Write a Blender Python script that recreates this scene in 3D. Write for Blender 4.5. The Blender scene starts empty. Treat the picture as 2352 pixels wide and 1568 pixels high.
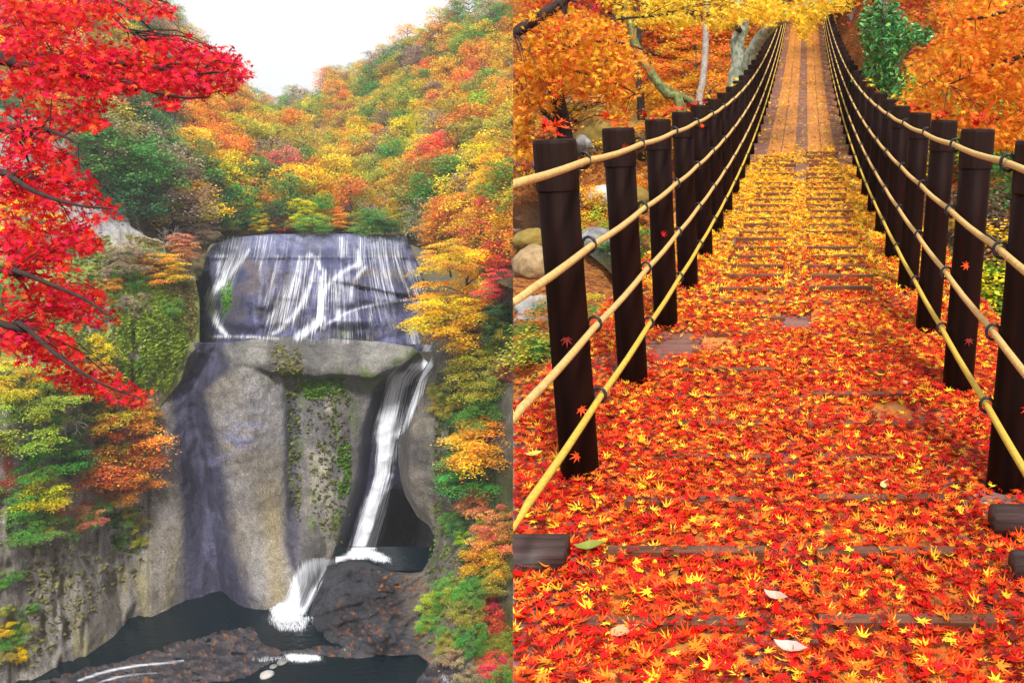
import bpy, math, random
import numpy as np
from mathutils import Vector, Matrix
from mathutils.bvhtree import BVHTree

random.seed(11)
rng = np.random.default_rng(11)
sc = bpy.context.scene
col = sc.collection

# ------------------------------------------------------------------ camera
FOC, U0, V0, VH = 2100.0, 1710.0, 784.0, 235.0          # photograph measured on a 2352 x 1568 sheet
TH = math.atan((V0 - VH) / FOC)
CT, ST = math.cos(TH), math.sin(TH)
cam = bpy.data.cameras.new('camera')
cam.sensor_width = 36.0
cam.lens = 36.0 * FOC / 2352.0
cam.shift_x = -(U0 - 1176.0) / 2352.0
cam.clip_start = 0.05
cam.clip_end = 6000
camo = bpy.data.objects.new('camera', cam)
camo.rotation_euler = (math.pi / 2 - TH, 0, 0)
col.objects.link(camo)
sc.camera = camo

# ------------------------------------------------------------------ sky, sun, exposure
SUN_EL, SUN_AZ = math.radians(50), math.radians(162)
world = bpy.data.worlds.new('World')
sc.world = world
world.use_nodes = True
nt = world.node_tree
nt.nodes.clear()
sky = nt.nodes.new('ShaderNodeTexSky')
sky.sky_type = 'NISHITA'
sky.sun_disc = False
sky.sun_elevation = SUN_EL
sky.sun_rotation = SUN_AZ
sky.air_density = 1.0
sky.dust_density = 4.0
hs = nt.nodes.new('ShaderNodeHueSaturation')
hs.inputs['Saturation'].default_value = 0.22
mixw = nt.nodes.new('ShaderNodeMix')
mixw.data_type = 'RGBA'
mixw.inputs[0].default_value = 0.75                       # closed cloud cover over the blue
mixw.inputs[7].default_value = (8.6, 8.7, 8.9, 1)
bg = nt.nodes.new('ShaderNodeBackground')
bg.inputs['Strength'].default_value = 0.088
wo = nt.nodes.new('ShaderNodeOutputWorld')
nt.links.new(sky.outputs[0], hs.inputs['Color'])
nt.links.new(hs.outputs[0], mixw.inputs[6])
nt.links.new(mixw.outputs[2], bg.inputs[0])
nt.links.new(bg.outputs[0], wo.inputs[0])
sun = bpy.data.lights.new('sun', 'SUN')
sun.energy = 3.0
sun.angle = math.radians(9)
sun.color = (1.0, 0.96, 0.9)
suno = bpy.data.objects.new('sun', sun)
sd = Vector((math.sin(SUN_AZ) * math.cos(SUN_EL), math.cos(SUN_AZ) * math.cos(SUN_EL), math.sin(SUN_EL)))
suno.rotation_euler = sd.to_track_quat('Z', 'Y').to_euler()
suno.location = (0, 0, 60)
col.objects.link(suno)
vs = sc.view_settings
vs.view_transform = 'Standard'
vs.look = 'None'
vs.gamma = 1.0
vs.use_curve_mapping = False
vs.exposure = 0.85

# ------------------------------------------------------------------ geometry of the view
def ray(u, v):
    u = np.asarray(u, float); v = np.asarray(v, float)
    X = (u - U0) / FOC; Y = (V0 - v) / FOC
    X, Y = np.broadcast_arrays(X, Y)
    return np.stack([X, CT + Y * ST, -ST + Y * CT], -1)
YAW = math.radians(28)
FW = np.array([-math.sin(YAW), math.cos(YAW), 0.0])       # axis of the gorge with the falls
RT = np.array([math.cos(YAW), math.sin(YAW), 0.0])
def gorge(u, v, D):
    r = ray(u, v)
    return r * (np.asarray(D, float) / (r @ FW))[..., None]
def at_y(u, v, y):
    r = ray(u, v)
    return r * (np.asarray(y, float) / r[..., 1])[..., None]
def at_z(u, v, z):
    r = ray(u, v)
    return r * (z / r[..., 2])[..., None]
def proj(P):
    P = np.asarray(P, float)
    w = P[..., 1] * CT - P[..., 2] * ST
    return U0 + FOC * P[..., 0] / w, V0 - FOC * (P[..., 1] * ST + P[..., 2] * CT) / w
ZP = -60.9                                                # level of the pool under the falls
def D_pool(u, v):
    return at_z(u, v, ZP) @ FW
XS = (1178.3 - U0) / FOC                                  # western edge of the bridge's bank
def west_edge(y, z):
    return XS * (y * CT - z * ST)
def keep_east(V):
    V[:, 0] = np.maximum(V[:, 0], west_edge(V[:, 1], V[:, 2]))
    return V

# ------------------------------------------------------------------ noise
def vnoise(P, seed=0):
    P = np.asarray(P, float)
    i = np.floor(P).astype(np.int64); f = P - i
    f = f * f * (3 - 2 * f)
    def h(a, b, c):
        n = (a * 374761393 + b * 668265263 + c * 1274126177 + seed * 362437) & 0x7fffffff
        n = ((n ^ (n >> 13)) * 1103515245 + 12345) & 0x7fffffff
        n = ((n ^ (n >> 15)) * 2246822519) & 0x7fffffff
        return (n & 0xffff) / 65535.0
    r = 0
    for dx in (0, 1):
        wx = f[..., 0] if dx else 1 - f[..., 0]
        for dy in (0, 1):
            wy = f[..., 1] if dy else 1 - f[..., 1]
            for dz in (0, 1):
                wz = f[..., 2] if dz else 1 - f[..., 2]
                r = r + wx * wy * wz * h(i[..., 0] + dx, i[..., 1] + dy, i[..., 2] + dz)
    return r
def fbm(P, oct=4, seed=0):
    P = np.asarray(P, float); a = 0.5; s = 0; t = 0
    for k in range(oct):
        s = s + a * vnoise(P * 2 ** k, seed + k); t += a; a *= 0.5
    return s / t
def n2(u, v, su, sv, seed=0, oct=3):
    u, v = np.broadcast_arrays(np.asarray(u, float), np.asarray(v, float))
    return fbm(np.stack([u / su, v / sv, np.zeros_like(u) + 0.37], -1), oct, seed)
def sstep(a, b, x):
    t = np.clip((np.asarray(x, float) - a) / (b - a), 0, 1)
    return t * t * (3 - 2 * t)
def bump(x, c, w):
    return np.exp(-((np.asarray(x, float) - c) / w) ** 2)
def tb(x, pts):
    p = np.array(pts, float)
    return np.interp(x, p[:, 0], p[:, 1])
def rbf(pts):
    p = np.array(pts, float); X = p[:, :2] / 500.0; n = len(p)
    K = np.linalg.norm(X[:, None] - X[None], axis=-1)
    A = np.zeros((n + 3, n + 3)); A[:n, :n] = K; A[:n, n] = 1; A[:n, n + 1:] = X
    A[n, :n] = 1; A[n + 1:, :n] = X.T
    w = np.linalg.solve(A, np.r_[p[:, 2], 0, 0, 0])
    def f(u, v):
        u, v = np.broadcast_arrays(np.asarray(u, float), np.asarray(v, float))
        q = np.stack([u, v], -1) / 500.0
        r = w[n] + q[..., 0] * w[n + 1] + q[..., 1] * w[n + 2]
        for k in range(n):
            r = r + w[k] * np.linalg.norm(q - X[k], axis=-1)
        return r
    return f
def inside(u, v, poly):
    u = np.asarray(u, float); v = np.asarray(v, float)
    r = np.zeros(u.shape, bool); n = len(poly)
    for i in range(n):
        x1, y1 = poly[i]; x2, y2 = poly[(i + 1) % n]
        if y1 == y2: continue
        c = ((y1 > v) != (y2 > v)) & (u < (x2 - x1) * (v - y1) / (y2 - y1) + x1)
        r ^= c
    return r

# ------------------------------------------------------------------ materials
def mat(name):
    m = bpy.data.materials.new(name); m.use_nodes = True
    n = m.node_tree.nodes; b = n['Principled BSDF']
    return m, n, m.node_tree.links, b
def leaf_mat(name, source, trans=0.3, rough=0.45, spec=0.35):
    m, n, l, b = mat(name)
    if source == 'attr':
        a = n.new('ShaderNodeAttribute'); a.attribute_name = 'col'; c = a.outputs['Color']
    else:
        a = n.new('ShaderNodeObjectInfo'); c = a.outputs['Color']
    if source == 'tree':
        at = n.new('ShaderNodeAttribute'); at.attribute_name = 'col'
        sp = n.new('ShaderNodeSeparateColor'); l.new(at.outputs['Color'], sp.inputs[0])
        h = n.new('ShaderNodeHueSaturation')
        m1 = n.new('ShaderNodeMath'); m1.operation = 'MULTIPLY_ADD'; m1.inputs[1].default_value = 0.16; m1.inputs[2].default_value = 0.425
        m2 = n.new('ShaderNodeMath'); m2.operation = 'MULTIPLY_ADD'; m2.inputs[1].default_value = 0.95; m2.inputs[2].default_value = 0.6
        l.new(sp.outputs[0], m1.inputs[0]); l.new(sp.outputs[1], m2.inputs[0])
        l.new(m1.outputs[0], h.inputs['Hue']); l.new(m2.outputs[0], h.inputs['Value']); l.new(c, h.inputs['Color'])
        c = h.outputs[0]
    l.new(c, b.inputs['Base Color'])
    b.inputs['Roughness'].default_value = rough
    b.inputs['Specular IOR Level'].default_value = spec
    t = n.new('ShaderNodeBsdfTranslucent'); l.new(c, t.inputs['Color'])
    mx = n.new('ShaderNodeMixShader'); mx.inputs[0].default_value = trans
    l.new(b.outputs[0], mx.inputs[1]); l.new(t.outputs[0], mx.inputs[2])
    l.new(mx.outputs[0], n['Material Output'].inputs['Surface'])
    return m
M = {}
M['leaf'] = leaf_mat('maple_leaf', 'attr', 0.35, 0.55, 0.18)
M['leafobj'] = leaf_mat('single_leaf', 'obj', 0.35, 0.55, 0.18)
M['litter'] = leaf_mat('wet_fallen_leaf', 'attr', 0.12, 0.5, 0.18)
M['litterobj'] = leaf_mat('wet_single_leaf', 'obj', 0.12, 0.5, 0.18)
M['tree'] = leaf_mat('tree_foliage', 'tree', 0.3, 0.6, 0.2)
M['gloss'] = leaf_mat('evergreen_leaf', 'attr', 0.15, 0.28, 0.6)

def noise_mat(name, c1, c2, scale, rough=0.8, bump_s=0.3, stretch=(1, 1, 1), c3=None, spec=0.3, detail=6):
    m, n, l, b = mat(name)
    tc = n.new('ShaderNodeTexCoord'); mp = n.new('ShaderNodeMapping'); mp.inputs['Scale'].default_value = stretch
    l.new(tc.outputs['Object'], mp.inputs[0])
    ns = n.new('ShaderNodeTexNoise'); ns.inputs['Scale'].default_value = scale; ns.inputs['Detail'].default_value = detail
    ns.inputs['Roughness'].default_value = 0.65
    l.new(mp.outputs[0], ns.inputs['Vector'])
    cr = n.new('ShaderNodeValToRGB')
    cr.color_ramp.elements[0].position = 0.32; cr.color_ramp.elements[0].color = (*c1, 1)
    cr.color_ramp.elements[1].position = 0.68; cr.color_ramp.elements[1].color = (*c2, 1)
    if c3:
        e = cr.color_ramp.elements.new(0.8); e.color = (*c3, 1)
    l.new(ns.outputs[0], cr.inputs[0]); l.new(cr.outputs[0], b.inputs['Base Color'])
    b.inputs['Roughness'].default_value = rough; b.inputs['Specular IOR Level'].default_value = spec
    bp = n.new('ShaderNodeBump'); bp.inputs['Strength'].default_value = bump_s; bp.inputs['Distance'].default_value = 0.05 / max(scale, .2)
    l.new(ns.outputs[0], bp.inputs['Height']); l.new(bp.outputs[0], b.inputs['Normal'])
    return m
M['post'] = noise_mat('dark_wet_post_wood', (.002, .0008, .0006), (.016, .0038, .002), 14, .62, .6, (1, 1, .07), None, .07)
M['band'] = noise_mat('post_cap_band', (.004, .0015, .001), (.022, .006, .003), 10, .65, .5, (1, 1, .15), None, .16)
M['rope'] = noise_mat('straw_rope', (.42, .25, .075), (.62, .42, .15), 60, .7, .6)
M['ropey'] = noise_mat('yellowed_rope', (.42, .27, .03), (.6, .42, .06), 60, .7, .6)
M['ring'] = noise_mat('black_ring', (.01, .01, .012), (.03, .03, .035), 30, .35, .1)
M['board'] = noise_mat('track_board', (.32, .11, .02), (.56, .24, .045), 5, .42, .35, (6, .5, 1), None, .5)
M['cross'] = noise_mat('cross_board', (.13, .055, .04), (.25, .13, .11), 5, .35, .4, (.6, 6, 1), None, .5)
M['batten'] = noise_mat('batten_wood', (.06, .02, .01), (.17, .06, .025), 9, .35, .4, (.5, 5, 5), None, .5)
M['log'] = noise_mat('dark_log', (.012, .006, .005), (.075, .04, .035), 9, .5, .7, (.3, 5, 5), None, .3)
M['bark'] = noise_mat('grey_brown_bark', (.04, .03, .022), (.16, .125, .095), 6, .9, .6, (1, 1, .25))
M['barkdark'] = noise_mat('dark_maple_bark', (.012, .006, .005), (.05, .03, .025), 12, .8, .5)
M['barkpale'] = noise_mat('pale_bare_bark', (.22, .19, .16), (.45, .42, .39), 9, .85, .4)
M['lichen'] = noise_mat('lichen_bark', (.07, .10, .05), (.50, .55, .45), 17, .9, .6, (1, 1, .6), (.10, .11, .05))
M['mossbark'] = noise_mat('mossy_bark', (.025, .035, .01), (.24, .26, .09), 15, .9, .6, (1, 1, .6), (.03, .03, .015))
M['stone'] = noise_mat('pale_river_stone', (.28, .26, .23), (.52, .5, .48), 5, .75, .6)
M['boulder'] = noise_mat('grey_boulder', (.08, .08, .08), (.30, .29, .28), 2.2, .8, .6)
M['mossboulder'] = noise_mat('mossy_boulder', (.13, .12, .02), (.30, .17, .04), 2.5, .9, .6, (1, 1, 1), (.1, .09, .07))
M['sand'] = noise_mat('orange_boulder', (.16, .10, .05), (.40, .28, .14), 2.6, .85, .9, (1, 1, 1), (.12, .12, .06))
M['darkrock'] = noise_mat('shade_coloured_rock', (.012, .012, .012), (.06, .06, .06), 2.5, .6, .8)  # near-black base colour paints in the black shade of the hollow

def rock_mat():
    m, n, l, b = mat('cliff_rock')
    a = n.new('ShaderNodeAttribute'); a.attribute_name = 'col'
    tc = n.new('ShaderNodeTexCoord')
    mp = n.new('ShaderNodeMapping'); mp.inputs['Scale'].default_value = (1, 1, .45)
    l.new(tc.outputs['Object'], mp.inputs[0])
    n1 = n.new('ShaderNodeTexNoise'); n1.inputs['Scale'].default_value = .9; n1.inputs['Detail'].default_value = 9; n1.inputs['Roughness'].default_value = .72
    n2_ = n.new('ShaderNodeTexNoise'); n2_.inputs['Scale'].default_value = 5.5; n2_.inputs['Detail'].default_value = 4; n2_.inputs['Roughness'].default_value = .8
    l.new(mp.outputs[0], n1.inputs['Vector']); l.new(tc.outputs['Object'], n2_.inputs['Vector'])
    mr = n.new('ShaderNodeMapRange'); mr.inputs[1].default_value = .3; mr.inputs[2].default_value = .7; mr.inputs[3].default_value = .55; mr.inputs[4].default_value = 1.4
    l.new(n1.outputs[0], mr.inputs[0])
    mr2 = n.new('ShaderNodeMapRange'); mr2.inputs[1].default_value = .32; mr2.inputs[2].default_value = .72; mr2.inputs[3].default_value = .5; mr2.inputs[4].default_value = 1.7
    l.new(n2_.outputs[0], mr2.inputs[0])
    mu = n.new('ShaderNodeMath'); mu.operation = 'MULTIPLY'; l.new(mr.outputs[0], mu.inputs[0]); l.new(mr2.outputs[0], mu.inputs[1])
    vo = n.new('ShaderNodeTexVoronoi'); vo.inputs['Scale'].default_value = 2.3; l.new(tc.outputs['Object'], vo.inputs['Vector'])
    pb = n.new('ShaderNodeMapRange'); pb.inputs[1].default_value = .10; pb.inputs[2].default_value = .2; pb.inputs[3].default_value = 1.7; pb.inputs[4].default_value = 1.0; l.new(vo.outputs['Distance'], pb.inputs[0])
    mu0 = mu; mu = n.new('ShaderNodeMath'); mu.operation = 'MULTIPLY'; l.new(mu0.outputs[0], mu.inputs[0]); l.new(pb.outputs[0], mu.inputs[1])
    vm = n.new('ShaderNodeVectorMath'); vm.operation = 'SCALE'
    l.new(a.outputs['Color'], vm.inputs[0]); l.new(mu.outputs[0], vm.inputs['Scale'])
    l.new(vm.outputs[0], b.inputs['Base Color'])
    rr = n.new('ShaderNodeMapRange'); rr.inputs[3].default_value = .9; rr.inputs[4].default_value = .38
    l.new(a.outputs['Alpha'], rr.inputs[0]); l.new(rr.outputs[0], b.inputs['Roughness'])
    b.inputs['Specular IOR Level'].default_value = .35
    ad = n.new('ShaderNodeMath'); ad.operation = 'MULTIPLY_ADD'; ad.inputs[1].default_value = .3; l.new(n2_.outputs[0], ad.inputs[0]); l.new(n1.outputs[0], ad.inputs[2])
    bp = n.new('ShaderNodeBump'); bp.inputs['Strength'].default_value = .8; bp.inputs['Distance'].default_value = .8
    l.new(ad.outputs[0], bp.inputs['Height']); l.new(bp.outputs[0], b.inputs['Normal'])
    return m
M['rock'] = rock_mat()

def soil_mat(name, cols, scale):
    m, n, l, b = mat(name)
    tc = n.new('ShaderNodeTexCoord')
    vo = n.new('ShaderNodeTexVoronoi'); vo.inputs['Scale'].default_value = scale
    l.new(tc.outputs['Object'], vo.inputs['Vector'])
    ns = n.new('ShaderNodeTexNoise'); ns.inputs['Scale'].default_value = scale * .12; ns.inputs['Detail'].default_value = 5
    l.new(tc.outputs['Object'], ns.inputs['Vector'])
    sp = n.new('ShaderNodeSeparateColor'); l.new(vo.outputs['Color'], sp.inputs[0])
    mx = n.new('ShaderNodeMath'); mx.operation = 'MULTIPLY_ADD'; mx.inputs[1].default_value = .6
    l.new(sp.outputs[0], mx.inputs[0]); 
    m3 = n.new('ShaderNodeMath'); m3.operation = 'MULTIPLY'; m3.inputs[1].default_value = .4; l.new(ns.outputs[0], m3.inputs[0]); l.new(m3.outputs[0], mx.inputs[2])
    cr = n.new('ShaderNodeValToRGB'); e = cr.color_ramp.elements
    e[0].position = 0.1; e[0].color = (*cols[0], 1); e[1].position = .9; e[1].color = (*cols[-1], 1)
    for k, c in enumerate(cols[1:-1]):
        q = e.new(.1 + .8 * (k + 1) / (len(cols) - 1)); q.color = (*c, 1)
    l.new(mx.outputs[0], cr.inputs[0]); l.new(cr.outputs[0], b.inputs['Base Color'])
    b.inputs['Roughness'].default_value = .85; b.inputs['Specular IOR Level'].default_value = .2
    bp = n.new('ShaderNodeBump'); bp.inputs['Strength'].default_value = .7; bp.inputs['Distance'].default_value = .05
    l.new(vo.outputs['Distance'], bp.inputs['Height']); l.new(bp.outputs[0], b.inputs['Normal'])
    return m
M['soil'] = soil_mat('leafy_forest_floor', [(.03, .012, .006), (.12, .035, .008), (.24, .075, .014), (.34, .13, .02), (.18, .06, .012)], 14)
M['forestfloor'] = soil_mat('hill_undergrowth', [(.02, .022, .012), (.05, .05, .02), (.10, .075, .03), (.12, .08, .03)], 1.2)

def water_mat(name, c, rough=.08, sc_=.8, strength=.4, dist=.1):
    m, n, l, b = mat(name)
    b.inputs['Base Color'].default_value = (*c, 1); b.inputs['Roughness'].default_value = rough
    b.inputs['IOR'].default_value = 1.33; b.inputs['Specular IOR Level'].default_value = .5
    tc = n.new('ShaderNodeTexCoord'); mp = n.new('ShaderNodeMapping'); mp.inputs['Scale'].default_value = (1, 2.2, 1)
    l.new(tc.outputs['Object'], mp.inputs[0])
    ns = n.new('ShaderNodeTexNoise'); ns.inputs['Scale'].default_value = sc_; ns.inputs['Detail'].default_value = 5
    l.new(mp.outputs[0], ns.inputs['Vector'])
    bp = n.new('ShaderNodeBump'); bp.inputs['Strength'].default_value = strength; bp.inputs['Distance'].default_value = dist
    l.new(ns.outputs[0], bp.inputs['Height']); l.new(bp.outputs[0], b.inputs['Normal'])
    return m
M['pool'] = water_mat('pool_water', (.004, .010, .014), .12, .9, .5, .2)
M['stream'] = water_mat('stream_water', (.02, .018, .014), .06, 2.5, .4, .05)
def fall_mat(name, c, trans):
    m, n, l, b = mat(name)
    b.inputs['Base Color'].default_value = (*c, 1); b.inputs['Roughness'].default_value = .45
    t = n.new('ShaderNodeBsdfTranslucent'); t.inputs['Color'].default_value = (*c, 1)
    mx = n.new('ShaderNodeMixShader'); mx.inputs[0].default_value = trans
    l.new(b.outputs[0], mx.inputs[1]); l.new(t.outputs[0], mx.inputs[2]); l.new(mx.outputs[0], n['Material Output'].inputs['Surface'])
    return m
M['fall'] = fall_mat('white_water', (.84, .87, .94), .2)
def veil_mat():
    m, n, l, b = mat('water_veil')
    a = n.new('ShaderNodeAttribute'); a.attribute_name = 'col'
    mp = n.new('ShaderNodeMapping'); mp.inputs['Scale'].default_value = (.5, .013, 7.3); l.new(a.outputs['Vector'], mp.inputs[0])
    ns = n.new('ShaderNodeTexNoise'); ns.inputs['Scale'].default_value = 1.0; ns.inputs['Detail'].default_value = 4; ns.inputs['Roughness'].default_value = .7
    l.new(mp.outputs[0], ns.inputs['Vector'])
    mr = n.new('ShaderNodeMapRange'); mr.inputs[1].default_value = .3; mr.inputs[2].default_value = .7; l.new(ns.outputs[0], mr.inputs[0])
    k = n.new('ShaderNodeMath'); k.operation = 'MULTIPLY_ADD'; k.inputs[1].default_value = 1.6; l.new(a.outputs['Alpha'], k.inputs[0])
    k2 = n.new('ShaderNodeMath'); k2.operation = 'MULTIPLY_ADD'; k2.inputs[1].default_value = 1.25; k2.inputs[2].default_value = -1.08; l.new(mr.outputs[0], k2.inputs[0]); l.new(k2.outputs[0], k.inputs[2]); k.use_clamp = True
    b.inputs['Base Color'].default_value = (.86, .89, .97, 1); b.inputs['Roughness'].default_value = .5
    tl = n.new('ShaderNodeBsdfTranslucent'); tl.inputs['Color'].default_value = (.8, .84, .95, 1)
    m0 = n.new('ShaderNodeMixShader'); m0.inputs[0].default_value = .15; l.new(b.outputs[0], m0.inputs[1]); l.new(tl.outputs[0], m0.inputs[2])
    tr = n.new('ShaderNodeBsdfTransparent'); mx = n.new('ShaderNodeMixShader')
    l.new(k.outputs[0], mx.inputs[0]); l.new(tr.outputs[0], mx.inputs[1]); l.new(m0.outputs[0], mx.inputs[2]); l.new(mx.outputs[0], n['Material Output'].inputs['Surface'])
    return m
M['veil'] = veil_mat()
M['fallblue'] = fall_mat('thin_water_film', (.42, .46, .66), .15)

# ------------------------------------------------------------------ mesh helpers
def mk(name, V, F, material, parent=None, smooth=True, colr=None):
    V = np.ascontiguousarray(V, np.float32); F = np.ascontiguousarray(F, np.int32)
    me = bpy.data.meshes.new(name)
    k = F.shape[1]
    me.vertices.add(len(V)); me.vertices.foreach_set('co', V.ravel())
    me.loops.add(F.size); me.loops.foreach_set('vertex_index', F.ravel())
    me.polygons.add(len(F)); me.polygons.foreach_set('loop_start', np.arange(0, F.size, k, dtype=np.int32))
    me.polygons.foreach_set('use_smooth', np.full(len(F), smooth))
    me.update(calc_edges=True)
    if colr is not None:
        c = np.ones((len(V), 4), np.float32); colr = np.asarray(colr, np.float32); c[:, :colr.shape[1]] = colr
        at = me.color_attributes.new('col', 'FLOAT_COLOR', 'POINT'); at.data.foreach_set('color', c.ravel())
    me.materials.append(material)
    return link(name, me, parent)
def link(name, me, parent=None):
    o = bpy.data.objects.new(name, me); col.objects.link(o)
    if parent is not None: o.parent = parent
    return o
def empty(name, loc):
    o = bpy.data.objects.new(name, None); o.empty_display_size = .2; o.location = [float(x) for x in loc]; col.objects.link(o)
    return o
def tag(o, label=None, cat=None, group=None, kind=None):
    if label: o['label'] = label
    if cat: o['category'] = cat
    if group: o['group'] = group
    if kind: o['kind'] = kind
    return o
class MB:
    def __init__(s): s.v = []; s.f = []; s.n = 0
    def add(s, V, F):
        V = np.asarray(V, float); s.v.append(V); s.f += [tuple(int(i) + s.n for i in q) for q in F]; s.n += len(V)
    def tube(s, pts, rad, k=6, cap=True):
        P = np.asarray(pts, float); n = len(P); rad = np.broadcast_to(np.asarray(rad, float), (n,))
        T = np.gradient(P, axis=0); T /= np.linalg.norm(T, axis=1)[:, None] + 1e-9
        ref = np.array([0, 0, 1.0]) if abs(T[0][2]) < .9 else np.array([1.0, 0, 0])
        a = np.linspace(0, 2 * math.pi, k, endpoint=False); V = []
        N = np.cross(T[0], ref); N /= np.linalg.norm(N)
        for i in range(n):
            N = N - T[i] * (N @ T[i]); N /= np.linalg.norm(N) + 1e-9
            B = np.cross(T[i], N)
            V.append(P[i] + rad[i] * (np.cos(a)[:, None] * N + np.sin(a)[:, None] * B))
        V = np.concatenate(V); F = []
        for i in range(n - 1):
            for j in range(k):
                F.append((i * k + j, i * k + (j + 1) % k, (i + 1) * k + (j + 1) % k, (i + 1) * k + j))
        if cap:
            F.append(tuple(range(k))[::-1]); F.append(tuple((n - 1) * k + j for j in range(k)))
        s.add(V, F)
    def box(s, x0, x1, y0, y1, z0, z1):
        s.add([(x0, y0, z0), (x1, y0, z0), (x1, y1, z0), (x0, y1, z0), (x0, y0, z1), (x1, y0, z1), (x1, y1, z1), (x0, y1, z1)],
              [(0, 3, 2, 1), (4, 5, 6, 7), (0, 1, 5, 4), (1, 2, 6, 5), (2, 3, 7, 6), (3, 0, 4, 7)])
    def mesh(s, name, material, smooth=True, clamp=False):
        V = np.concatenate(s.v)
        if clamp: keep_east(V)
        me = bpy.data.meshes.new(name); me.from_pydata(V.tolist(), [], s.f)
        if smooth: me.polygons.foreach_set('use_smooth', [True] * len(me.polygons))
        me.materials.append(material); me.update()
        return me
    def build(s, name, material, parent=None, smooth=True, clamp=False):
        return link(name, s.mesh(name, material, smooth, clamp), parent)
def smooth_path(pts, n):
    P = np.asarray(pts, float); t = np.linspace(0, len(P) - 1, n); out = []
    Q = np.vstack([2 * P[0] - P[1], P, 2 * P[-1] - P[-2]])
    for x in t:
        i = min(int(x), len(P) - 2); f = x - i
        a, b, c, d = Q[i], Q[i + 1], Q[i + 2], Q[i + 3]
        out.append(.5 * (2 * b + (c - a) * f + (2 * a - 5 * b + 4 * c - d) * f * f + (3 * b - a - 3 * c + d) * f ** 3))
    return np.array(out)
def grid_faces(nr, nc):
    i = np.arange(nr - 1)[:, None] * nc + np.arange(nc - 1)[None]
    i = i.ravel()
    return np.stack([i, i + nc, i + nc + 1, i + 1], -1)

# leaf shapes: fan of triangles round the first vertex
def star(lobes, notch=.36):
    out = [(180, .10)]
    tips = sorted(lobes)
    for k, (a, r) in enumerate(tips):
        out.append((a, r))
        if k < len(tips) - 1:
            out.append(((a + tips[k + 1][0]) / 2, notch * (0.8 if abs(a) > 60 else 1)))
    V = [(0, 0, 0)] + [(r * math.cos(math.radians(a)) , r * math.sin(math.radians(a)), 0) for a, r in out]
    n = len(out)
    F = [(0, 1 + i, 1 + (i + 1) % n) for i in range(n)]
    return np.array(V), np.array(F)
STAR7 = star([(0, 1), (-40, .9), (40, .9), (-82, .7), (82, .7), (-128, .42), (128, .42)], .34)
STAR5 = star([(0, 1), (-52, .88), (52, .88), (-108, .6), (108, .6)], .34)
KITE = (np.array([(-.5, 0, 0), (0, -.34, .04), (.55, 0, 0), (0, .34, .04)]), np.array([(0, 1, 2), (0, 2, 3)]))
BROAD = (np.array([(0, 0, -.05), (-.62, 0, .02), (-.42, -.13, .03), (-.15, -.25, .07), (.15, -.24, .09), (.42, -.13, .05), (.68, 0, -.02), (.42, .13, .09), (.15, .25, .12), (-.15, .24, .08), (-.42, .12, .05)]),
         np.array([(0, 1 + k, 1 + (k + 1) % 10) for k in range(10)]))
OVAL = (np.array([(0, 0, -.03), (-.55, 0, 0), (-.2, -.24, .05), (.25, -.2, .05), (.6, 0, 0), (.25, .2, .05), (-.2, .24, .05)]),
        np.array([(0, 1, 2), (0, 2, 3), (0, 3, 4), (0, 4, 5), (0, 5, 6), (0, 6, 1)]))
def rot_leaf(N, tilt, toward=None):
    yaw = rng.uniform(0, 2 * math.pi, N); tilt = np.broadcast_to(tilt, (N,))
    ax = rng.uniform(0, 2 * math.pi, N) if toward is None else toward
    cy, sy = np.cos(yaw), np.sin(yaw); z = np.zeros(N); o = np.ones(N)
    RZ = np.stack([np.stack([cy, -sy, z], -1), np.stack([sy, cy, z], -1), np.stack([z, z, o], -1)], 1)
    kx, ky = np.cos(ax), np.sin(ax); c, s = np.cos(tilt), np.sin(tilt); C = 1 - c
    RA = np.stack([np.stack([c + kx * kx * C, kx * ky * C, ky * s], -1), np.stack([kx * ky * C, c + ky * ky * C, -kx * s], -1), np.stack([-ky * s, kx * s, c], -1)], 1)
    return RA @ RZ
def leaf_verts(tmpl, C, size, R, curl):
    T = tmpl[0]; N = len(C)
    r2 = (T[:, 0] ** 2 + T[:, 1] ** 2)
    L = np.repeat(T[None], N, 0).astype(float)
    L[:, :, 2] += np.asarray(curl)[:, None] * r2[None] + (np.asarray(curl) * .6)[:, None] * (T[:, 1] ** 2)[None]
    V = np.einsum('nij,nkj->nki', R, L) * np.asarray(size)[:, None, None] + C[:, None, :]
    k = len(T)
    F = (tmpl[1][None] + (np.arange(N) * k)[:, None, None]).reshape(-1, 3)
    return V.reshape(-1, 3), F
def leaf_mesh(name, tmpl, C, size, R, curl, colr, material, parent=None, clamp=False):
    V, F = leaf_verts(tmpl, C, size, R, curl)
    if clamp: keep_east(V)
    return mk(name, V, F, material, parent, False, np.repeat(colr, len(tmpl[0]), 0))
TEMPL = {}
def single_leaf_mesh(tmpl, curl, material, key):
    if key not in TEMPL:
        V, F = leaf_verts(tmpl, np.zeros((1, 3)), [1.0], np.eye(3)[None], [curl])
        me = bpy.data.meshes.new('leaf'); me.from_pydata(V.tolist(), [], F.tolist()); me.materials.append(material); TEMPL[key] = me
    return TEMPL[key]
def pick(pal, N, p=None):
    pal = np.array(pal, float)
    c = pal[rng.choice(len(pal), N, p=p)]
    return np.clip(c * rng.uniform(.78, 1.2, (N, 1)) * rng.uniform(.9, 1.1, (N, 3)), 0, .95)

# ================================================================== the far setting: ground sheet
g = mk('ground', [(-960, -960, -76), (960, -960, -76), (960, 960, -76), (-960, 960, -76)], [(0, 1, 2, 3)], M['forestfloor'])
tag(g, kind='structure')

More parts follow.
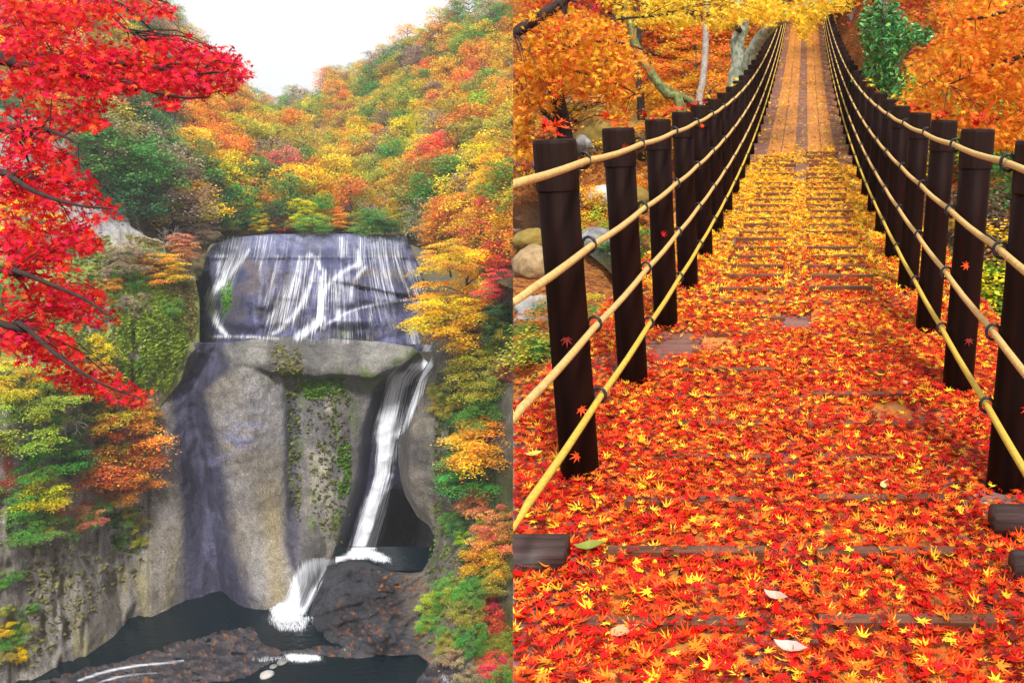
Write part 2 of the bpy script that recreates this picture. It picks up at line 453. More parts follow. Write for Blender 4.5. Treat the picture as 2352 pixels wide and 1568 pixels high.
# ================================================================== thin autumn haze in the valley
def haze():
    mb = MB(); mb.box(-980, 980, -980, 980, -77, 75)
    m = bpy.data.materials.new('haze'); m.use_nodes = True; n = m.node_tree.nodes; n.remove(n['Principled BSDF'])
    v = n.new('ShaderNodeVolumePrincipled'); v.inputs['Color'].default_value = (.93, .95, 1, 1); v.inputs['Density'].default_value = .00036; v.inputs['Anisotropy'].default_value = .2
    m.node_tree.links.new(v.outputs[0], n['Material Output'].inputs['Volume'])
    tag(mb.build('haze', m, None, False), 'thin pale haze filling the valley air', 'haze', None, 'stuff')
haze()
# ================================================================== the gorge with the falls
ROCKV, ROCKF, rockn = [], [], 0
def relief(name, u0, u1, step, top, bot, Dfun, cfun, nr, back=14, amp=1.0, nscale=9, kind='structure'):
    global rockn
    us = np.linspace(u0, u1, int(round((u1 - u0) / step)) + 1); nc = len(us)
    t = np.linspace(0, 1, nr)[:, None]
    v = tb(us, top)[None] + (tb(us, bot) - tb(us, top))[None] * t
    u = np.repeat(us[None], nr, 0)
    D = Dfun(u, v)
    P = gorge(u, v, D)
    nz = fbm(P / nscale * np.array([1, 1, .45]), 5, 3) - .5 + .3 * (fbm(P / (nscale * .16), 4, 27) - .5) - .5 * np.maximum(0, .07 - np.abs(fbm(P / (nscale * 1.4) * np.array([1, 1, .7]), 4, 33) - .5)) / .07 * .25 + .35 * (1 - 2 * np.abs(fbm(P / (nscale * .55), 4, 9) - .5) - .75)
    D = D + amp * nz * 3.2
    P = gorge(u, v, D)
    r = ray(u, v); r /= np.linalg.norm(r, axis=-1)[..., None]
    C = cfun(u, v, P)
    # solid sides: the rim goes back into the hill
    def rim(Pr, rr): return Pr + rr * back + np.array([0, 0, -.6])
    P2 = np.zeros((nr + 1, nc + 2, 3)); C2 = np.zeros((nr + 1, nc + 2, 4))
    P2[1:, 1:-1] = P; C2[1:, 1:-1] = C
    P2[0, 1:-1] = rim(P[0], r[0]); P2[1:, 0] = rim(P[:, 0], r[:, 0]); P2[1:, -1] = rim(P[:, -1], r[:, -1])
    P2[0, 0] = P2[0, 1]; P2[0, -1] = P2[0, -2]
    C2[0] = C2[1]; C2[:, 0] = C2[:, 1]; C2[:, -1] = C2[:, -2]; C2[0, 0] = C2[1, 1]; C2[0, -1] = C2[1, -2]
    V = P2.reshape(-1, 3); F = grid_faces(nr + 1, nc + 2)
    o = mk(name, V, F, M['rock'] if kind == 'structure' else M['forestfloor'], None, True, C2.reshape(-1, 4))
    tag(o, kind='structure')
    ROCKV.append(V); ROCKF.append(F + rockn); rockn += len(V)
    return o
def lerpc(a, b, w): return a * (1 - w[..., None]) + b * w[..., None]
A = lambda *c: np.array(c, float)
TAN, WET, VIO, PALE, MOSS, GREY, SHADE, LEAF = A(.42, .375, .31, 0), A(.035, .035, .072, .8), A(.22, .225, .38, .6), A(.52, .50, .50, .1), A(.16, .25, .03, 0), A(.36, .35, .35, 0), A(.003, .003, .007, .1), A(.38, .13, .025, 0)

# hills: D maps (metres along the gorge axis)
DL = rbf([(500, 530, 156), (650, 530, 159), (820, 528, 161), (300, 560, 134), (330, 420, 142), (180, 250, 150), (-60, 300, 150), (-60, -60, 210), (200, 0, 225), (380, 15, 240), (480, 110, 260), (590, 206, 310), (700, 380, 195), (800, 480, 165), (500, 330, 185), (420, 620, 132), (250, 800, 122)])
DR = rbf([(800, 530, 161), (700, 420, 215), (600, 206, 420), (560, 215, 430), (664, 192, 390), (823, 140, 330), (932, 74, 300), (1079, 0, 270), (1250, -80, 250), (1200, 300, 165), (1000, 380, 165), (930, 520, 160), (1200, 520, 118), (900, 250, 250), (1000, 560, 146), (1200, 620, 108)])
def c_forest(u, v, P): return np.broadcast_to(A(.1, .1, .05, 0), u.shape + (4,)).copy()
relief('hillside', 540, 1260, 8, [(540, 262), (591, 248), (664, 236), (742, 218), (823, 188), (886, 146), (932, 122), (985, 96), (1037, 70), (1079, 52), (1260, -40)], [(540, 300), (700, 545), (940, 560), (1260, 700)], DR, c_forest, 90, 40, 1.2, 25, 'forest')
relief('hillside', -80, 860, 8, [(-80, -70), (200, -20), (330, 0), (377, 45), (430, 98), (470, 130), (530, 182), (591, 236), (700, 340), (800, 430), (860, 500)], [(-80, 330), (150, 345), (230, 440), (290, 545), (400, 600), (460, 640), (480, 560), (860, 555)], lambda u, v: DL(u, v) + 6 * sstep(480, 380, u), c_forest, 90, 40, 1.2, 25, 'forest')

# upper tier of the falls
def d_upper(u, v):
    D = tb(v, [(530, 150), (556, 148), (574, 146.5), (582, 141.5), (620, 138.5), (700, 134.5), (775, 131.5), (800, 131)])
    D = D - 4.2 * bump(u, 580, 48) * bump(v, 690, 75) - 3.0 * bump(u, 800, 60) * bump(v, 650, 50) - 3.2 * bump(u, 900, 45) * bump(v, 660, 60)
    ch = tb(v, [(560, 540), (650, 515), (690, 475), (720, 487), (770, 522)])
    D = D + 2.6 * bump(u, ch, 24)
    D = D + 2.2 * bump(u, 820, 50) * sstep(735, 760, v) + 1.6 * bump(u, 700, 14) * bump(v, 745, 22) + 2 * sstep(500, 455, u) * 2
    D = D - 1.2 * bump(u, 735, 30) * bump(v, 760, 40) + 1.1 * np.sin(v / 9.0 + n2(u, v, 60, 40, 4) * 8) * .3
    D = D + 5.5 * np.abs((u - 715) / 262.0) ** 4 + 1.0 * bump(v, 580, 4) - .9 * bump(v, 590, 6) + 1.2 * bump(v, tb(u, [(600, 640), (760, 650), (960, 690)]), 5) * sstep(740, 800, u)
    return D + 5 * sstep(955, 995, u) ** 2
def c_upper(u, v, P):
    w = n2(u, v, 60, 30, 21)
    C = lerpc(A(.06, .064, .14, .85) + 0 * u[..., None], A(.10, .085, .10, .5), sstep(.52, .66, w))
    C = lerpc(C, VIO, .45 * sstep(.5, .62, n2(u, v, 16, 90, 5)))
    C = lerpc(C, A(.18, .19, .33, .8), .7 * sstep(585, 560, v))
    C = lerpc(C, MOSS * 1.3, bump(u, 520 + (v - 680) * -.1, 10) * bump(v, 680, 38))
    C = lerpc(C, MOSS, .8 * bump(u, 795, 16) * bump(v, 765, 12))
    return lerpc(C, SHADE, .7 * bump(u, 830, 40) * bump(v, 772, 14))  # shade under the overhang, painted into the rock colour
relief('upper_rock', 440, 995, 3.5, [(440, 650), (460, 602), (490, 562), (540, 545), (620, 538), (800, 537), (935, 541), (950, 585), (975, 640), (995, 740)], [(440, 800), (995, 808)], d_upper, c_upper, 90, 14, .35, 5)

# lower face
def slab_edge(u): return 16 * (n2(u, 0 * np.asarray(u, float), 45, 50, 88) - .5) + tb(u, [(330, 760), (495, 800), (540, 850), (610, 858), (690, 868), (850, 874), (920, 852), (975, 815), (1000, 810)])
def d_lower(u, v):
    t = (v - 785) / 590.0
    D0 = 128.5 - 2.5 * t + 3.0 * sstep(420, 330, u) * 0
    D = D0 + 0 * u
    D = D - 2.0 * sstep(.0, 1, t) * 0
    ch = tb(v, [(780, 500), (900, 430), (1100, 455), (1380, 500)])
    D = D + 2.2 * bump(u, ch, 36) + .8 * bump(u, ch + 12, 12)
    D = D - 2.2 * bump(u, tb(v, [(780, 560), (1380, 590)]), 80)
    D = D + .8 * sstep(0, 22, u - tb(v, [(780, 640), (900, 650), (1250, 652), (1380, 690)]))
    D = D - 1.8 * bump(u, 750, 55)
    cu = tb(v, [(800, 975), (850, 950), (900, 915), (990, 890), (1100, 878), (1260, 828), (1300, 810)])
    D = D + 3.6 * sstep(-62, -30, u - cu) + 2.5 * sstep(10, 60, u - cu)
    D = D + 13 * sstep(1120, 1190, v) * sstep(10, 45, u - cu)
    sl = sstep(0, 10, slab_edge(u) - v) * sstep(480, 560, u)
    D = D * (1 - sl) + sl * (126.0 + 3.5 * ((slab_edge(u) - v) / 80.0) ** 2 + 3 * sstep(930, 985, u) + 1.5 * sstep(640, 520, u) - 1.2 * bump(slab_edge(u) - v, 30, 30))
    wl = tb(u, [(330, 1420), (380, 1403), (430, 1378), (520, 1374), (640, 1384), (720, 1400), (1000, 1420)])
    return D + (D_pool(u, wl) - 125.9) * sstep(1150, 1385, v) * sstep(760, 680, u) + 1.6 * sstep(346, 326, u)
def c_lower(u, v, P):
    w = n2(u, v, 90, 200, 31)
    C = lerpc(TAN * np.array([.5, .5, .52, 1]) + 0 * u[..., None], PALE * np.array([.5, .5, .52, 1]), .7 * sstep(.45, .65, n2(u, v, 130, 160, 33)))
    C = lerpc(C, A(.34, .27, .13, 0), .6 * bump(u, tb(v, [(1000, 610), (1380, 640)]), 26) * sstep(1050, 1200, v))
    C = lerpc(C, A(.32, .27, .15, 0), .5 * bump(u, tb(v, [(1000, 450), (1380, 385)]), 12) * sstep(1050, 1200, v) + .35 * bump(u, 335, 14))
    ch = tb(v, [(780, 520), (850, 480), (900, 432), (1000, 448), (1100, 465), (1250, 475), (1380, 500)])
    ww = tb(v, [(780, 75), (860, 46), (900, 40), (1050, 56), (1250, 62), (1380, 85)])
    C = lerpc(C, WET, np.clip(1.2 * np.exp(-(((u - ch) / ww) ** 4)) * sstep(.22, .42, n2(u, v, 22, 120, 7) + .12), 0, .95))
    C = lerpc(C, VIO, .22 * bump(u, tb(v, [(780, 500), (850, 480), (900, 415), (1000, 440), (1060, 490), (1250, 480)]), 26) * sstep(.42, .56, n2(u, v, 25, 70, 8)))
    C = lerpc(C, VIO * 1.1, .7 * bump(u - 540 + (v - 1010) * .8, 0, 45) * bump(v, 1010, 60) * sstep(.4, .6, n2(u, v, 40, 14, 12)))
    # right of the edge: dark, with moss hanging
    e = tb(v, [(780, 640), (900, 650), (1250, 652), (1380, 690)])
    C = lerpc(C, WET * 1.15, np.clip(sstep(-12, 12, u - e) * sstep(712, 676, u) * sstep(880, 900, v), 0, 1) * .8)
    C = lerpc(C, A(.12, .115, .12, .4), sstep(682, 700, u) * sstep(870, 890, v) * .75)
    C = lerpc(C, TAN * .9, .8 * bump(u, 740, 40) * sstep(.42, .58, n2(u, v, 40, 90, 14)) * sstep(880, 920, v))
    C = lerpc(C, MOSS * .75, .9 * sstep(.47, .6, n2(u, v, 22, 60, 41)) * bump(u, 748, 62) * sstep(865, 900, v) * sstep(1290, 1200, v))
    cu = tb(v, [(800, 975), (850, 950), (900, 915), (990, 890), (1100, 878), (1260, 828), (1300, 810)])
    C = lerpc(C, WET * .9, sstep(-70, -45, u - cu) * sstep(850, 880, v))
    C = lerpc(C, SHADE, sstep(1130, 1200, v) * sstep(20, 50, u - cu))  # cave darkness painted into the rock colour
    sl = sstep(-4, 4, slab_edge(u) - v) * sstep(490, 550, u)
    C = lerpc(C, lerpc(A(.22, .21, .195, 0) + 0 * u[..., None], A(.11, .105, .10, 0), sstep(.45, .62, w)), sl)
    C = lerpc(C, MOSS * .7, .8 * sstep(.5, .6, n2(u, v, 30, 16, 44)) * bump(slab_edge(u) - v, 8, 26) * sstep(560, 640, u))
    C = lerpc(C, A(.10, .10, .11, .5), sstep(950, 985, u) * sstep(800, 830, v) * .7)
    return C
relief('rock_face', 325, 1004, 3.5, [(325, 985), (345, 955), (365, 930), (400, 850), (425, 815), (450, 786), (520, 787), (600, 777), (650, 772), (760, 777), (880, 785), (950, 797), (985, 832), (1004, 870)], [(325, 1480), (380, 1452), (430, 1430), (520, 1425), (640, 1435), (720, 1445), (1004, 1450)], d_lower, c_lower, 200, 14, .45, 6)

# left wall of the gorge
wl_left = [(-60, 1650), (70, 1600), (200, 1532), (300, 1474), (350, 1452)]
DC0 = rbf([(-60, 1610, 112), (70, 1560, 113.6), (200, 1490, 117.5), (300, 1432, 121.5), (350, 1410, 124), (350, 1250, 126.6), (350, 1100, 127.2), (345, 960, 127.6), (430, 815, 128), (455, 690, 130), (440, 600, 134), (300, 530, 132), (290, 470, 138), (165, 300, 143), (-60, 260, 135), (-60, 900, 112), (150, 900, 117), (250, 1000, 123), (100, 1230, 116), (300, 1230, 124.5), (300, 800, 124), (360, 700, 126), (150, 600, 126)])
def d_left(u, v):
    D = DC0(u, v)
    w = sstep(285, 350, u) * sstep(960, 1040, v); D = D * (1 - w) + (d_lower(u, v) - 1.6 * sstep(346, 326, u) + .35) * w
    D = D + .7 * bump(u, tb(v, [(1200, 250), (1500, 300)]), 22) - 1.8 * bump(u, 190, 60) * bump(v, 1400, 150)
    return D + .8 * np.maximum(0, n2(u, v, 26, 90, 51) - .5) * 6 * sstep(350, 300, u)
def c_left(u, v, P):
    C = lerpc(GREY * .8 + 0 * u[..., None], TAN * .85, sstep(.4, .6, n2(u, v, 60, 160, 61)))
    C = lerpc(C, A(.23, .21, .18, 0), .85 * sstep(1180, 1300, v))
    C = lerpc(C, A(.17, .155, .15, .2), .6 * sstep(.52, .66, n2(u, v, 30, 190, 62)) * sstep(1180, 1260, v))
    C = lerpc(C, A(.27, .235, .10, 0), .6 * sstep(.5, .62, n2(u, v, 30, 120, 63)) * sstep(1250, 1350, v))
    mz = sstep(.34, .46, n2(u, v, 70, 90, 64)) * sstep(540, 600, v) * sstep(960, 900, v)
    C = lerpc(C, A(.24, .30, .05, 0), .92 * mz)
    sl = sstep(.0, 8, (v - 300) - (u - 165) * 1.0) * sstep(560, 500, v)
    C = lerpc(C, lerpc(A(.33, .325, .335, 0) + 0 * u[..., None], A(.22, .2, .14, 0), sstep(.5, .62, n2(u, v, 50, 50, 65))), sstep(560, 520, v))
    return C
lc_top = [(-60, 240), (100, 270), (150, 290), (175, 302), (230, 385), (285, 468), (300, 520), (340, 545), (400, 560), (440, 600), (458, 690)]
relief('left_cliff', -60, 350, 3.5, lc_top, wl_left, d_left, c_left, 210, 16, .45, 6)
relief('left_cliff', 350, 458, 3.5, lc_top, [(350, 1050), (365, 935), (415, 875), (430, 822), (458, 790)], d_left, c_left, 90, 16, .45, 6)

# right bank
DB = rbf([(1000, 800, 119), (935, 1000, 116.5), (930, 1100, 116), (990, 1240, 113.5), (1060, 1150, 110), (1210, 600, 106), (1060, 760, 114), (1210, 1000, 97), (1210, 1300, 93), (1210, 1600, 90), (1060, 1400, 102), (1000, 1530, 102), (1060, 1600, 98), (1060, 950, 112)])
arch = [(914, 1060), (922, 1110), (932, 1140), (960, 1188), (985, 1205), (998, 1232), (999, 1660), (1215, 1660)]
def d_bank(u, v): return DB(u, v) + 5 * sstep(950, 915, u) ** 2 + 4 * sstep(25, 0, v - tb(u, bank_top)) + 1.4 * sstep(28, 0, tb(u, arch) - v) * (u < 992)
bank_top = [(914, 1020), (925, 975), (940, 930), (965, 865), (985, 830), (1000, 800), (1040, 765), (1100, 700), (1215, 585)]
def c_bank(u, v, P):
    C = lerpc(A(.17, .15, .125, 0) + 0 * u[..., None], A(.105, .095, .09, 0), sstep(.44, .6, n2(u, v, 60, 80, 71)))
    C = lerpc(C, A(.10, .11, .035, 0), .85 * sstep(980, 1040, u) * sstep(.36, .52, n2(u, v, 60, 60, 72)))
    C = lerpc(C, A(.16, .14, .03, 0), .5 * sstep(.55, .65, n2(u, v, 30, 40, 73)) * sstep(960, 1000, u))
    return C
relief('right_bank', 914, 998, 3.5, bank_top, arch[:-2], d_bank, c_bank, 90, 10, .5, 6)
relief('right_bank', 998, 1215, 3.5, bank_top, [(998, 1660), (1215, 1660)], d_bank, c_bank, 190, 10, .5, 6)

# front boulder and shelf at the foot
fr_top = [(712, 1405), (720, 1375), (735, 1335), (755, 1302), (790, 1284), (830, 1282), (880, 1293), (935, 1302), (965, 1296), (990, 1268), (1010, 1225), (1040, 1180), (1090, 1150)]
fr_bot = [(712, 1425), (730, 1452), (760, 1475), (830, 1498), (900, 1505), (960, 1502), (1000, 1532), (1090, 1570)]
def d_front(u, v):
    tp, bt = tb(u, fr_top), tb(u, fr_bot); t = np.clip((v - tp) / (bt - tp), 0, 1)
    Db = D_pool(u, bt + 4); Dt = tb(u, [(712, 114), (800, 113.5), (900, 113), (990, 112.8), (1090, 108)])
    D = Dt * (1 - t) + Db * t + 5 * sstep(.12, 0, t) ** 2
    D = D - 2.2 * np.sin(np.pi * np.clip(t, 0, 1)) * sstep(715, 780, u)
    D = D + 1.3 * bump(u, 823, 12) * bump(v, 1332, 9)
    D = D + .8 * bump(v, tb(u, [(720, 1420), (800, 1400), (900, 1370), (1000, 1310)]), 7) + .6 * bump(v, tb(u, [(720, 1460), (850, 1420), (1000, 1350)]), 6)
    return D
def c_front(u, v, P):
    C = lerpc(A(.045, .045, .055, .5) + 0 * u[..., None], A(.025, .025, .032, .6), sstep(.42, .6, n2(u, v, 40, 30, 81)))
    C = lerpc(C, A(.14, .12, .10, 0), sstep(890, 960, u - (v - 1350) * .25))
    sp = n2(u, v, 7, 5, 82, 2)
    C = lerpc(C, LEAF * .7, .8 * sstep(.62, .72, sp) * sstep(740, 800, u) * sstep(1350, 1420, v))
    return C
relief('foot_rock', 712, 1090, 3.0, fr_top, fr_bot, d_front, c_front, 110, 9, .85, 3)

# floor of the gorge: pools and the ledges between them
def plane_patch(name, poly_u, v0, v1, z, material, step=6, kind='structure'):
    us = np.arange(poly_u[0], poly_u[1] + step, step); vv = np.arange(v0, v1 + step, step)
    u, v = np.meshgrid(us, vv); P = at_z(u, v, z)
    o = mk(name, P.reshape(-1, 3), grid_faces(len(vv), len(us)), material); tag(o, kind=kind)
    V = P.reshape(-1, 3)
    global rockn
    ROCKV.append(V); ROCKF.append(grid_faces(len(vv), len(us)) + rockn); rockn += len(V)
    return o
plane_patch('pool_water', (-90, 1240), 1350, 1660, ZP, M['pool'], 20)
ZC = float(gorge(900, 1291, 114.5)[2])
plane_patch('plunge_pool', (770, 1020), 1255, 1306, ZC, M['pool'], 6)
def ledge(name, poly, h, seed):
    us = np.arange(min(p[0] for p in poly) - 10, max(p[0] for p in poly) + 10, 3.0); vv = np.arange(min(p[1] for p in poly) - 10, max(p[1] for p in poly) + 10, 3.0)
    u, v = np.meshgrid(us, vv)
    jit = 14 * (n2(u, v, 30, 12, seed) - .5)
    d = np.zeros(u.shape)
    for dx in (-8, -4, 0, 4, 8):
        for dy in (-5, 0, 5):
            d += inside(u + dx + jit, v + dy + jit, poly)
    d /= 15.0
    hgt = -.5 + (h + .5) * d + d * (n2(u, v, 24, 7, seed + 1) - .5) * 1.1 + d * (n2(u, v, 7, 3, seed + 2) - .5) * .5
    P = at_z(u, v, ZP); P = P + np.array([0, 0, 1.0]) * hgt[..., None]
    C = lerpc(A(.03, .03, .04, .9) + 0 * u[..., None], A(.07, .065, .07, .8), sstep(.4, .6, n2(u, v, 18, 6, seed + 3)))
    C = lerpc(C, LEAF * .8, .8 * sstep(.64, .72, n2(u, v, 6, 3, seed + 5, 2)))
    o = mk(name, P.reshape(-1, 3), grid_faces(len(vv), len(us)), M['rock'], None, True, C.reshape(-1, 4)); tag(o, kind='structure')
    global rockn
    ROCKV.append(P.reshape(-1, 3)); ROCKF.append(grid_faces(len(vv), len(us)) + rockn); rockn += len(ROCKV[-1])
ledge('stream_bed', [(40, 1590), (90, 1565), (200, 1530), (300, 1508), (420, 1470), (520, 1440), (590, 1440), (600, 1475), (660, 1492), (760, 1480), (790, 1500), (640, 1515), (560, 1560), (480, 1568), (440, 1600), (40, 1600)], .2, 91)
ledge('stream_bed', [(700, 1475), (800, 1490), (900, 1500), (830, 1512), (740, 1508)], .35, 101)
ledge('stream_bed', [(985, 1530), (1040, 1535), (1090, 1560), (1090, 1600), (940, 1600), (965, 1560)], .6, 111)

tree_bvh = None
def build_bvh():
    V = np.concatenate(ROCKV); F = np.concatenate(ROCKF)
    return BVHTree.FromPolygons([tuple(p) for p in V.tolist()], F.tolist())
BV = build_bvh()
def hit(u, v, off=0.0):
    r = ray(u, v); L = np.linalg.norm(r)
    h, nrm, idx, dist = BV.ray_cast(Vector((0, 0, 0)), Vector(r / L))
    if h is None: return None
    return np.array(h) - r / L * off

# ------------------------------------------------------------------ falling water: thin sheets that follow the rock
P_ = lambda *a: [(a[i], a[i + 1]) for i in range(0, len(a), 2)]
def film(u0, u1, v0, v1, streams, flow, off, step=2.2, maxjump=2.5, seed=0, base=None):
    us = np.arange(u0, u1, step); vv = np.arange(v0, v1, step); u, v = np.meshgrid(us, vv)
    wob = 5 * (n2(u, v, 16, 40, seed + 3) - .5); dens = np.zeros(u.shape)
    for pts, wid, amp in streams:
        best = np.zeros(u.shape); m = len(pts) * 6; pp = smooth_path(pts, m); ww = np.interp(np.linspace(0, 1, m), np.linspace(0, 1, len(wid)), wid); aa = np.interp(np.linspace(0, 1, m), np.linspace(0, 1, len(amp)), amp)
        for k in range(m - 1):
            a, b = pp[k], pp[k + 1]; d = b - a; L2 = d @ d + 1e-9
            t = np.clip(((u + wob - a[0]) * d[0] + (v - a[1]) * d[1]) / L2, 0, 1)
            dist = np.hypot(u + wob - a[0] - t * d[0], v - a[1] - t * d[1]); w = ww[k] + (ww[k + 1] - ww[k]) * t; am = aa[k] + (aa[k + 1] - aa[k]) * t
            if v1 < 800:                                     # thin veils over the dome
                best = np.maximum(best, (.20 + .46 * am) * np.exp(-(dist / (w * 1.12)) ** 1.8))
            else:
                best = np.maximum(best, (.15 + .8 * am) * np.exp(-(dist / (w * 1.1)) ** 2.2))
        dens = np.maximum(dens, best) + .15 * np.minimum(dens, best) if v1 < 800 else 1 - (1 - dens) * (1 - best * .97)
    if base is not None: dens = np.maximum(dens, base(u, v))
    P = np.zeros(u.shape + (3,)); ok = np.zeros(u.shape, bool)
    for a in range(u.shape[0]):
        for b in range(u.shape[1]):
            if dens[a, b] > .02:
                h = hit(u[a, b], v[a, b], off)
                if h is not None: P[a, b] = h; ok[a, b] = True
    d_ = np.linalg.norm(P, axis=-1); dir_ = P / np.maximum(d_, 1e-6)[..., None]
    for _ in range(10):                                      # a sheet of water bridges the small hollows of the rock
        acc, cnt = d_ * ok, ok.astype(float)
        for ax in (0, 1):
            for sh in (-1, 1):
                r_, o_ = np.roll(d_, sh, ax), np.roll(ok, sh, ax) & (np.abs(np.roll(d_, sh, ax) - d_) < maxjump * .6)
                acc = acc + r_ * o_; cnt = cnt + o_
        d_ = np.where(ok, np.minimum(d_, acc / np.maximum(cnt, 1)), d_)
    P = dir_ * d_[..., None]
    nr, nc = u.shape; F = grid_faces(nr, nc); dd = d_.ravel()[F]; F = F[ok.ravel()[F].all(1) & ((dd.max(1) - dd.min(1)) < maxjump)]
    used, inv = np.unique(F, return_inverse=True)
    S_ = flow(u, v)
    C = np.stack([S_, v, 0 * u + seed, dens], -1).reshape(-1, 4)[used]
    tag(mk('waterfall', P.reshape(-1, 3)[used], inv.reshape(F.shape), M['veil'], None, True, C), kind='structure')
def fan(u, v): return 735 + (u - 735 - .22 * (v - 590) * np.tanh((u - 800) / 160)) / (1 + .12 * np.clip((v - 590) / 180, 0, 1))
UP = [ # streams on the upper tier: middle line, half widths, strength
 (P_(535, 566, 528, 600, 514, 655), [40, 34, 20], [.55, .55, .7]), (P_(508, 566, 504, 610, 500, 650), [8, 8, 8], [.5, .6, .6]), (P_(572, 574, 545, 610, 514, 652), [6, 9, 10], [.75, .9, .95]),
 (P_(510, 650, 482, 678, 486, 712, 502, 745, 522, 770), [10, 12, 13, 10, 7], [1.3, 1.5, 1.5, 1.4, 1.2]), (P_(541, 552, 540, 568), [6, 6], [.8, .8]), (P_(505, 560, 525, 550), [3, 3], [.6, .5]),
 (P_(708, 588, 690, 620, 668, 670, 640, 730, 625, 752), [14, 22, 26, 26, 18], [.6, .62, .6, .52, .4]), (P_(690, 592, 672, 650, 640, 705, 612, 745), [6, 8, 8, 8], [.6, .6, .55, .3]), (P_(728, 592, 712, 650, 692, 700, 650, 748, 628, 765), [7, 9, 10, 9, 6], [.6, .65, .75, .8, .8]),
 (P_(716, 585, 728, 604, 742, 622, 742, 640), [8, 8, 8, 9], [.7, .8, .9, .9]), (P_(740, 638, 738, 680, 738, 735), [11, 12, 11], [1.0, 1.15, 1.1]), (P_(740, 730, 716, 752, 685, 774), [11, 13, 11], [1.2, 1.3, 1.2]),
 (P_(822, 580, 824, 606), [10, 11], [.9, .95]), (P_(824, 606, 795, 620, 760, 648, 748, 668), [7, 8, 9, 9], [.9, .8, .8, .7]), (P_(785, 640, 782, 680, 775, 722), [28, 30, 26], [.5, .5, .4]), (P_(838, 614, 815, 645, 805, 690), [7, 8, 8], [.7, .7, .6]),
 (P_(948, 686, 905, 693, 862, 700, 815, 711, 772, 732, 742, 752), [5, 4, 4, 5, 6, 8], [.75, .65, .6, .7, .85, .9]), (P_(905, 590, 922, 630, 942, 686), [5, 5, 5], [.6, .7, .75]), (P_(880, 600, 884, 650, 880, 700), [40, 44, 40], [.42, .42, .36]), (P_(945, 610, 958, 650, 962, 700), [22, 22, 18], [.5, .5, .45]),
 (P_(798, 720, 795, 770), [44, 48], [.38, .34]), (P_(852, 700, 846, 774), [6, 6], [.5, .45]), (P_(952, 745, 950, 795), [18, 16], [.55, .55]), (P_(600, 550, 604, 572), [36, 40], [.36, .36]), (P_(784, 550, 788, 580), [8, 14], [.8, .75]), (P_(872, 548, 872, 578), [52, 56], [.5, .5]), (P_(830, 548, 828, 578), [6, 6], [.6, .6]), (P_(915, 548, 915, 580), [14, 14], [.6, .6]),
 (P_(480, 773, 560, 773, 640, 778), [5, 5, 5], [.7, .65, .5]), (P_(600, 600, 596, 690), [6, 8], [.36, .3]), (P_(640, 590, 612, 700), [10, 12], [.34, .3])]
film(452, 985, 542, 792, UP, fan, .3, 2.0, 2.5, 1, lambda u, v: .17 * (n2(u, v, 50, 70, 77) > .42) * sstep(560, 640, u) * sstep(975, 930, u))
MAIN = [(P_(979, 795, 983, 832), [10, 10], [.9, .95]), (P_(985, 838, 945, 842), [7, 8], [.95, .9]), (P_(968, 845, 915, 874), [14, 20], [.55, .7]),
 (P_(914, 872, 900, 932, 888, 988, 887, 1038, 877, 1091, 862, 1147, 842, 1215, 827, 1266), [22, 25, 26, 22, 15, 19, 22, 20], [.72, .85, .92, .95, .95, .92, .92, .95]),
 (P_(905, 890, 885, 960, 878, 1040, 874, 1091, 854, 1150, 834, 1225, 822, 1266), [9, 10, 9, 8, 9, 10, 11], [.95, 1, 1, 1, 1, 1, 1]),
 (P_(976, 850, 958, 900, 930, 975, 912, 1000), [12, 14, 9, 6], [.6, .75, .7, .6]), (P_(897, 1091, 878, 1190, 852, 1264), [6, 10, 10], [.4, .5, .5]),
 (P_(835, 1270, 800, 1277, 760, 1289, 728, 1296), [9, 7, 7, 8], [1, .95, .95, .95])]
film(800, 1000, 792, 1285, MAIN, lambda u, v: u - tb(v, [(790, 980), (870, 914), (988, 888), (1091, 877), (1147, 862), (1266, 827)]), .8, 2.2, 4, 2)
film(720, 860, 1258, 1306, MAIN[-1:], lambda u, v: v * 1.0, .5, 2.2, 4, 3)
LOW = [(P_(738, 1288, 708, 1304, 686, 1340, 672, 1380, 655, 1412), [12, 17, 18, 19, 22], [.9, .95, .95, 1, 1]), (P_(748, 1295, 732, 1335, 712, 1372, 694, 1404), [6, 8, 9, 9], [.8, .75, .75, .7]), (P_(730, 1300, 706, 1345, 690, 1390), [10, 12, 12], [.55, .6, .6])]
film(625, 765, 1280, 1425, LOW, lambda u, v: u + .42 * (v - 1290) + .5 * np.maximum(0, 1340 - v), .6, 2.2, 5, 4)
film(150, 440, 1500, 1575, [(P_(180, 1562, 230, 1545, 300, 1530, 420, 1517), [3, 4, 3, 3], [.6, .75, .7, .5]), (P_(200, 1575, 280, 1552, 360, 1545), [3, 3, 3], [.5, .6, .4])], lambda u, v: v * 3.0, .1, 2.2, 3, 5)
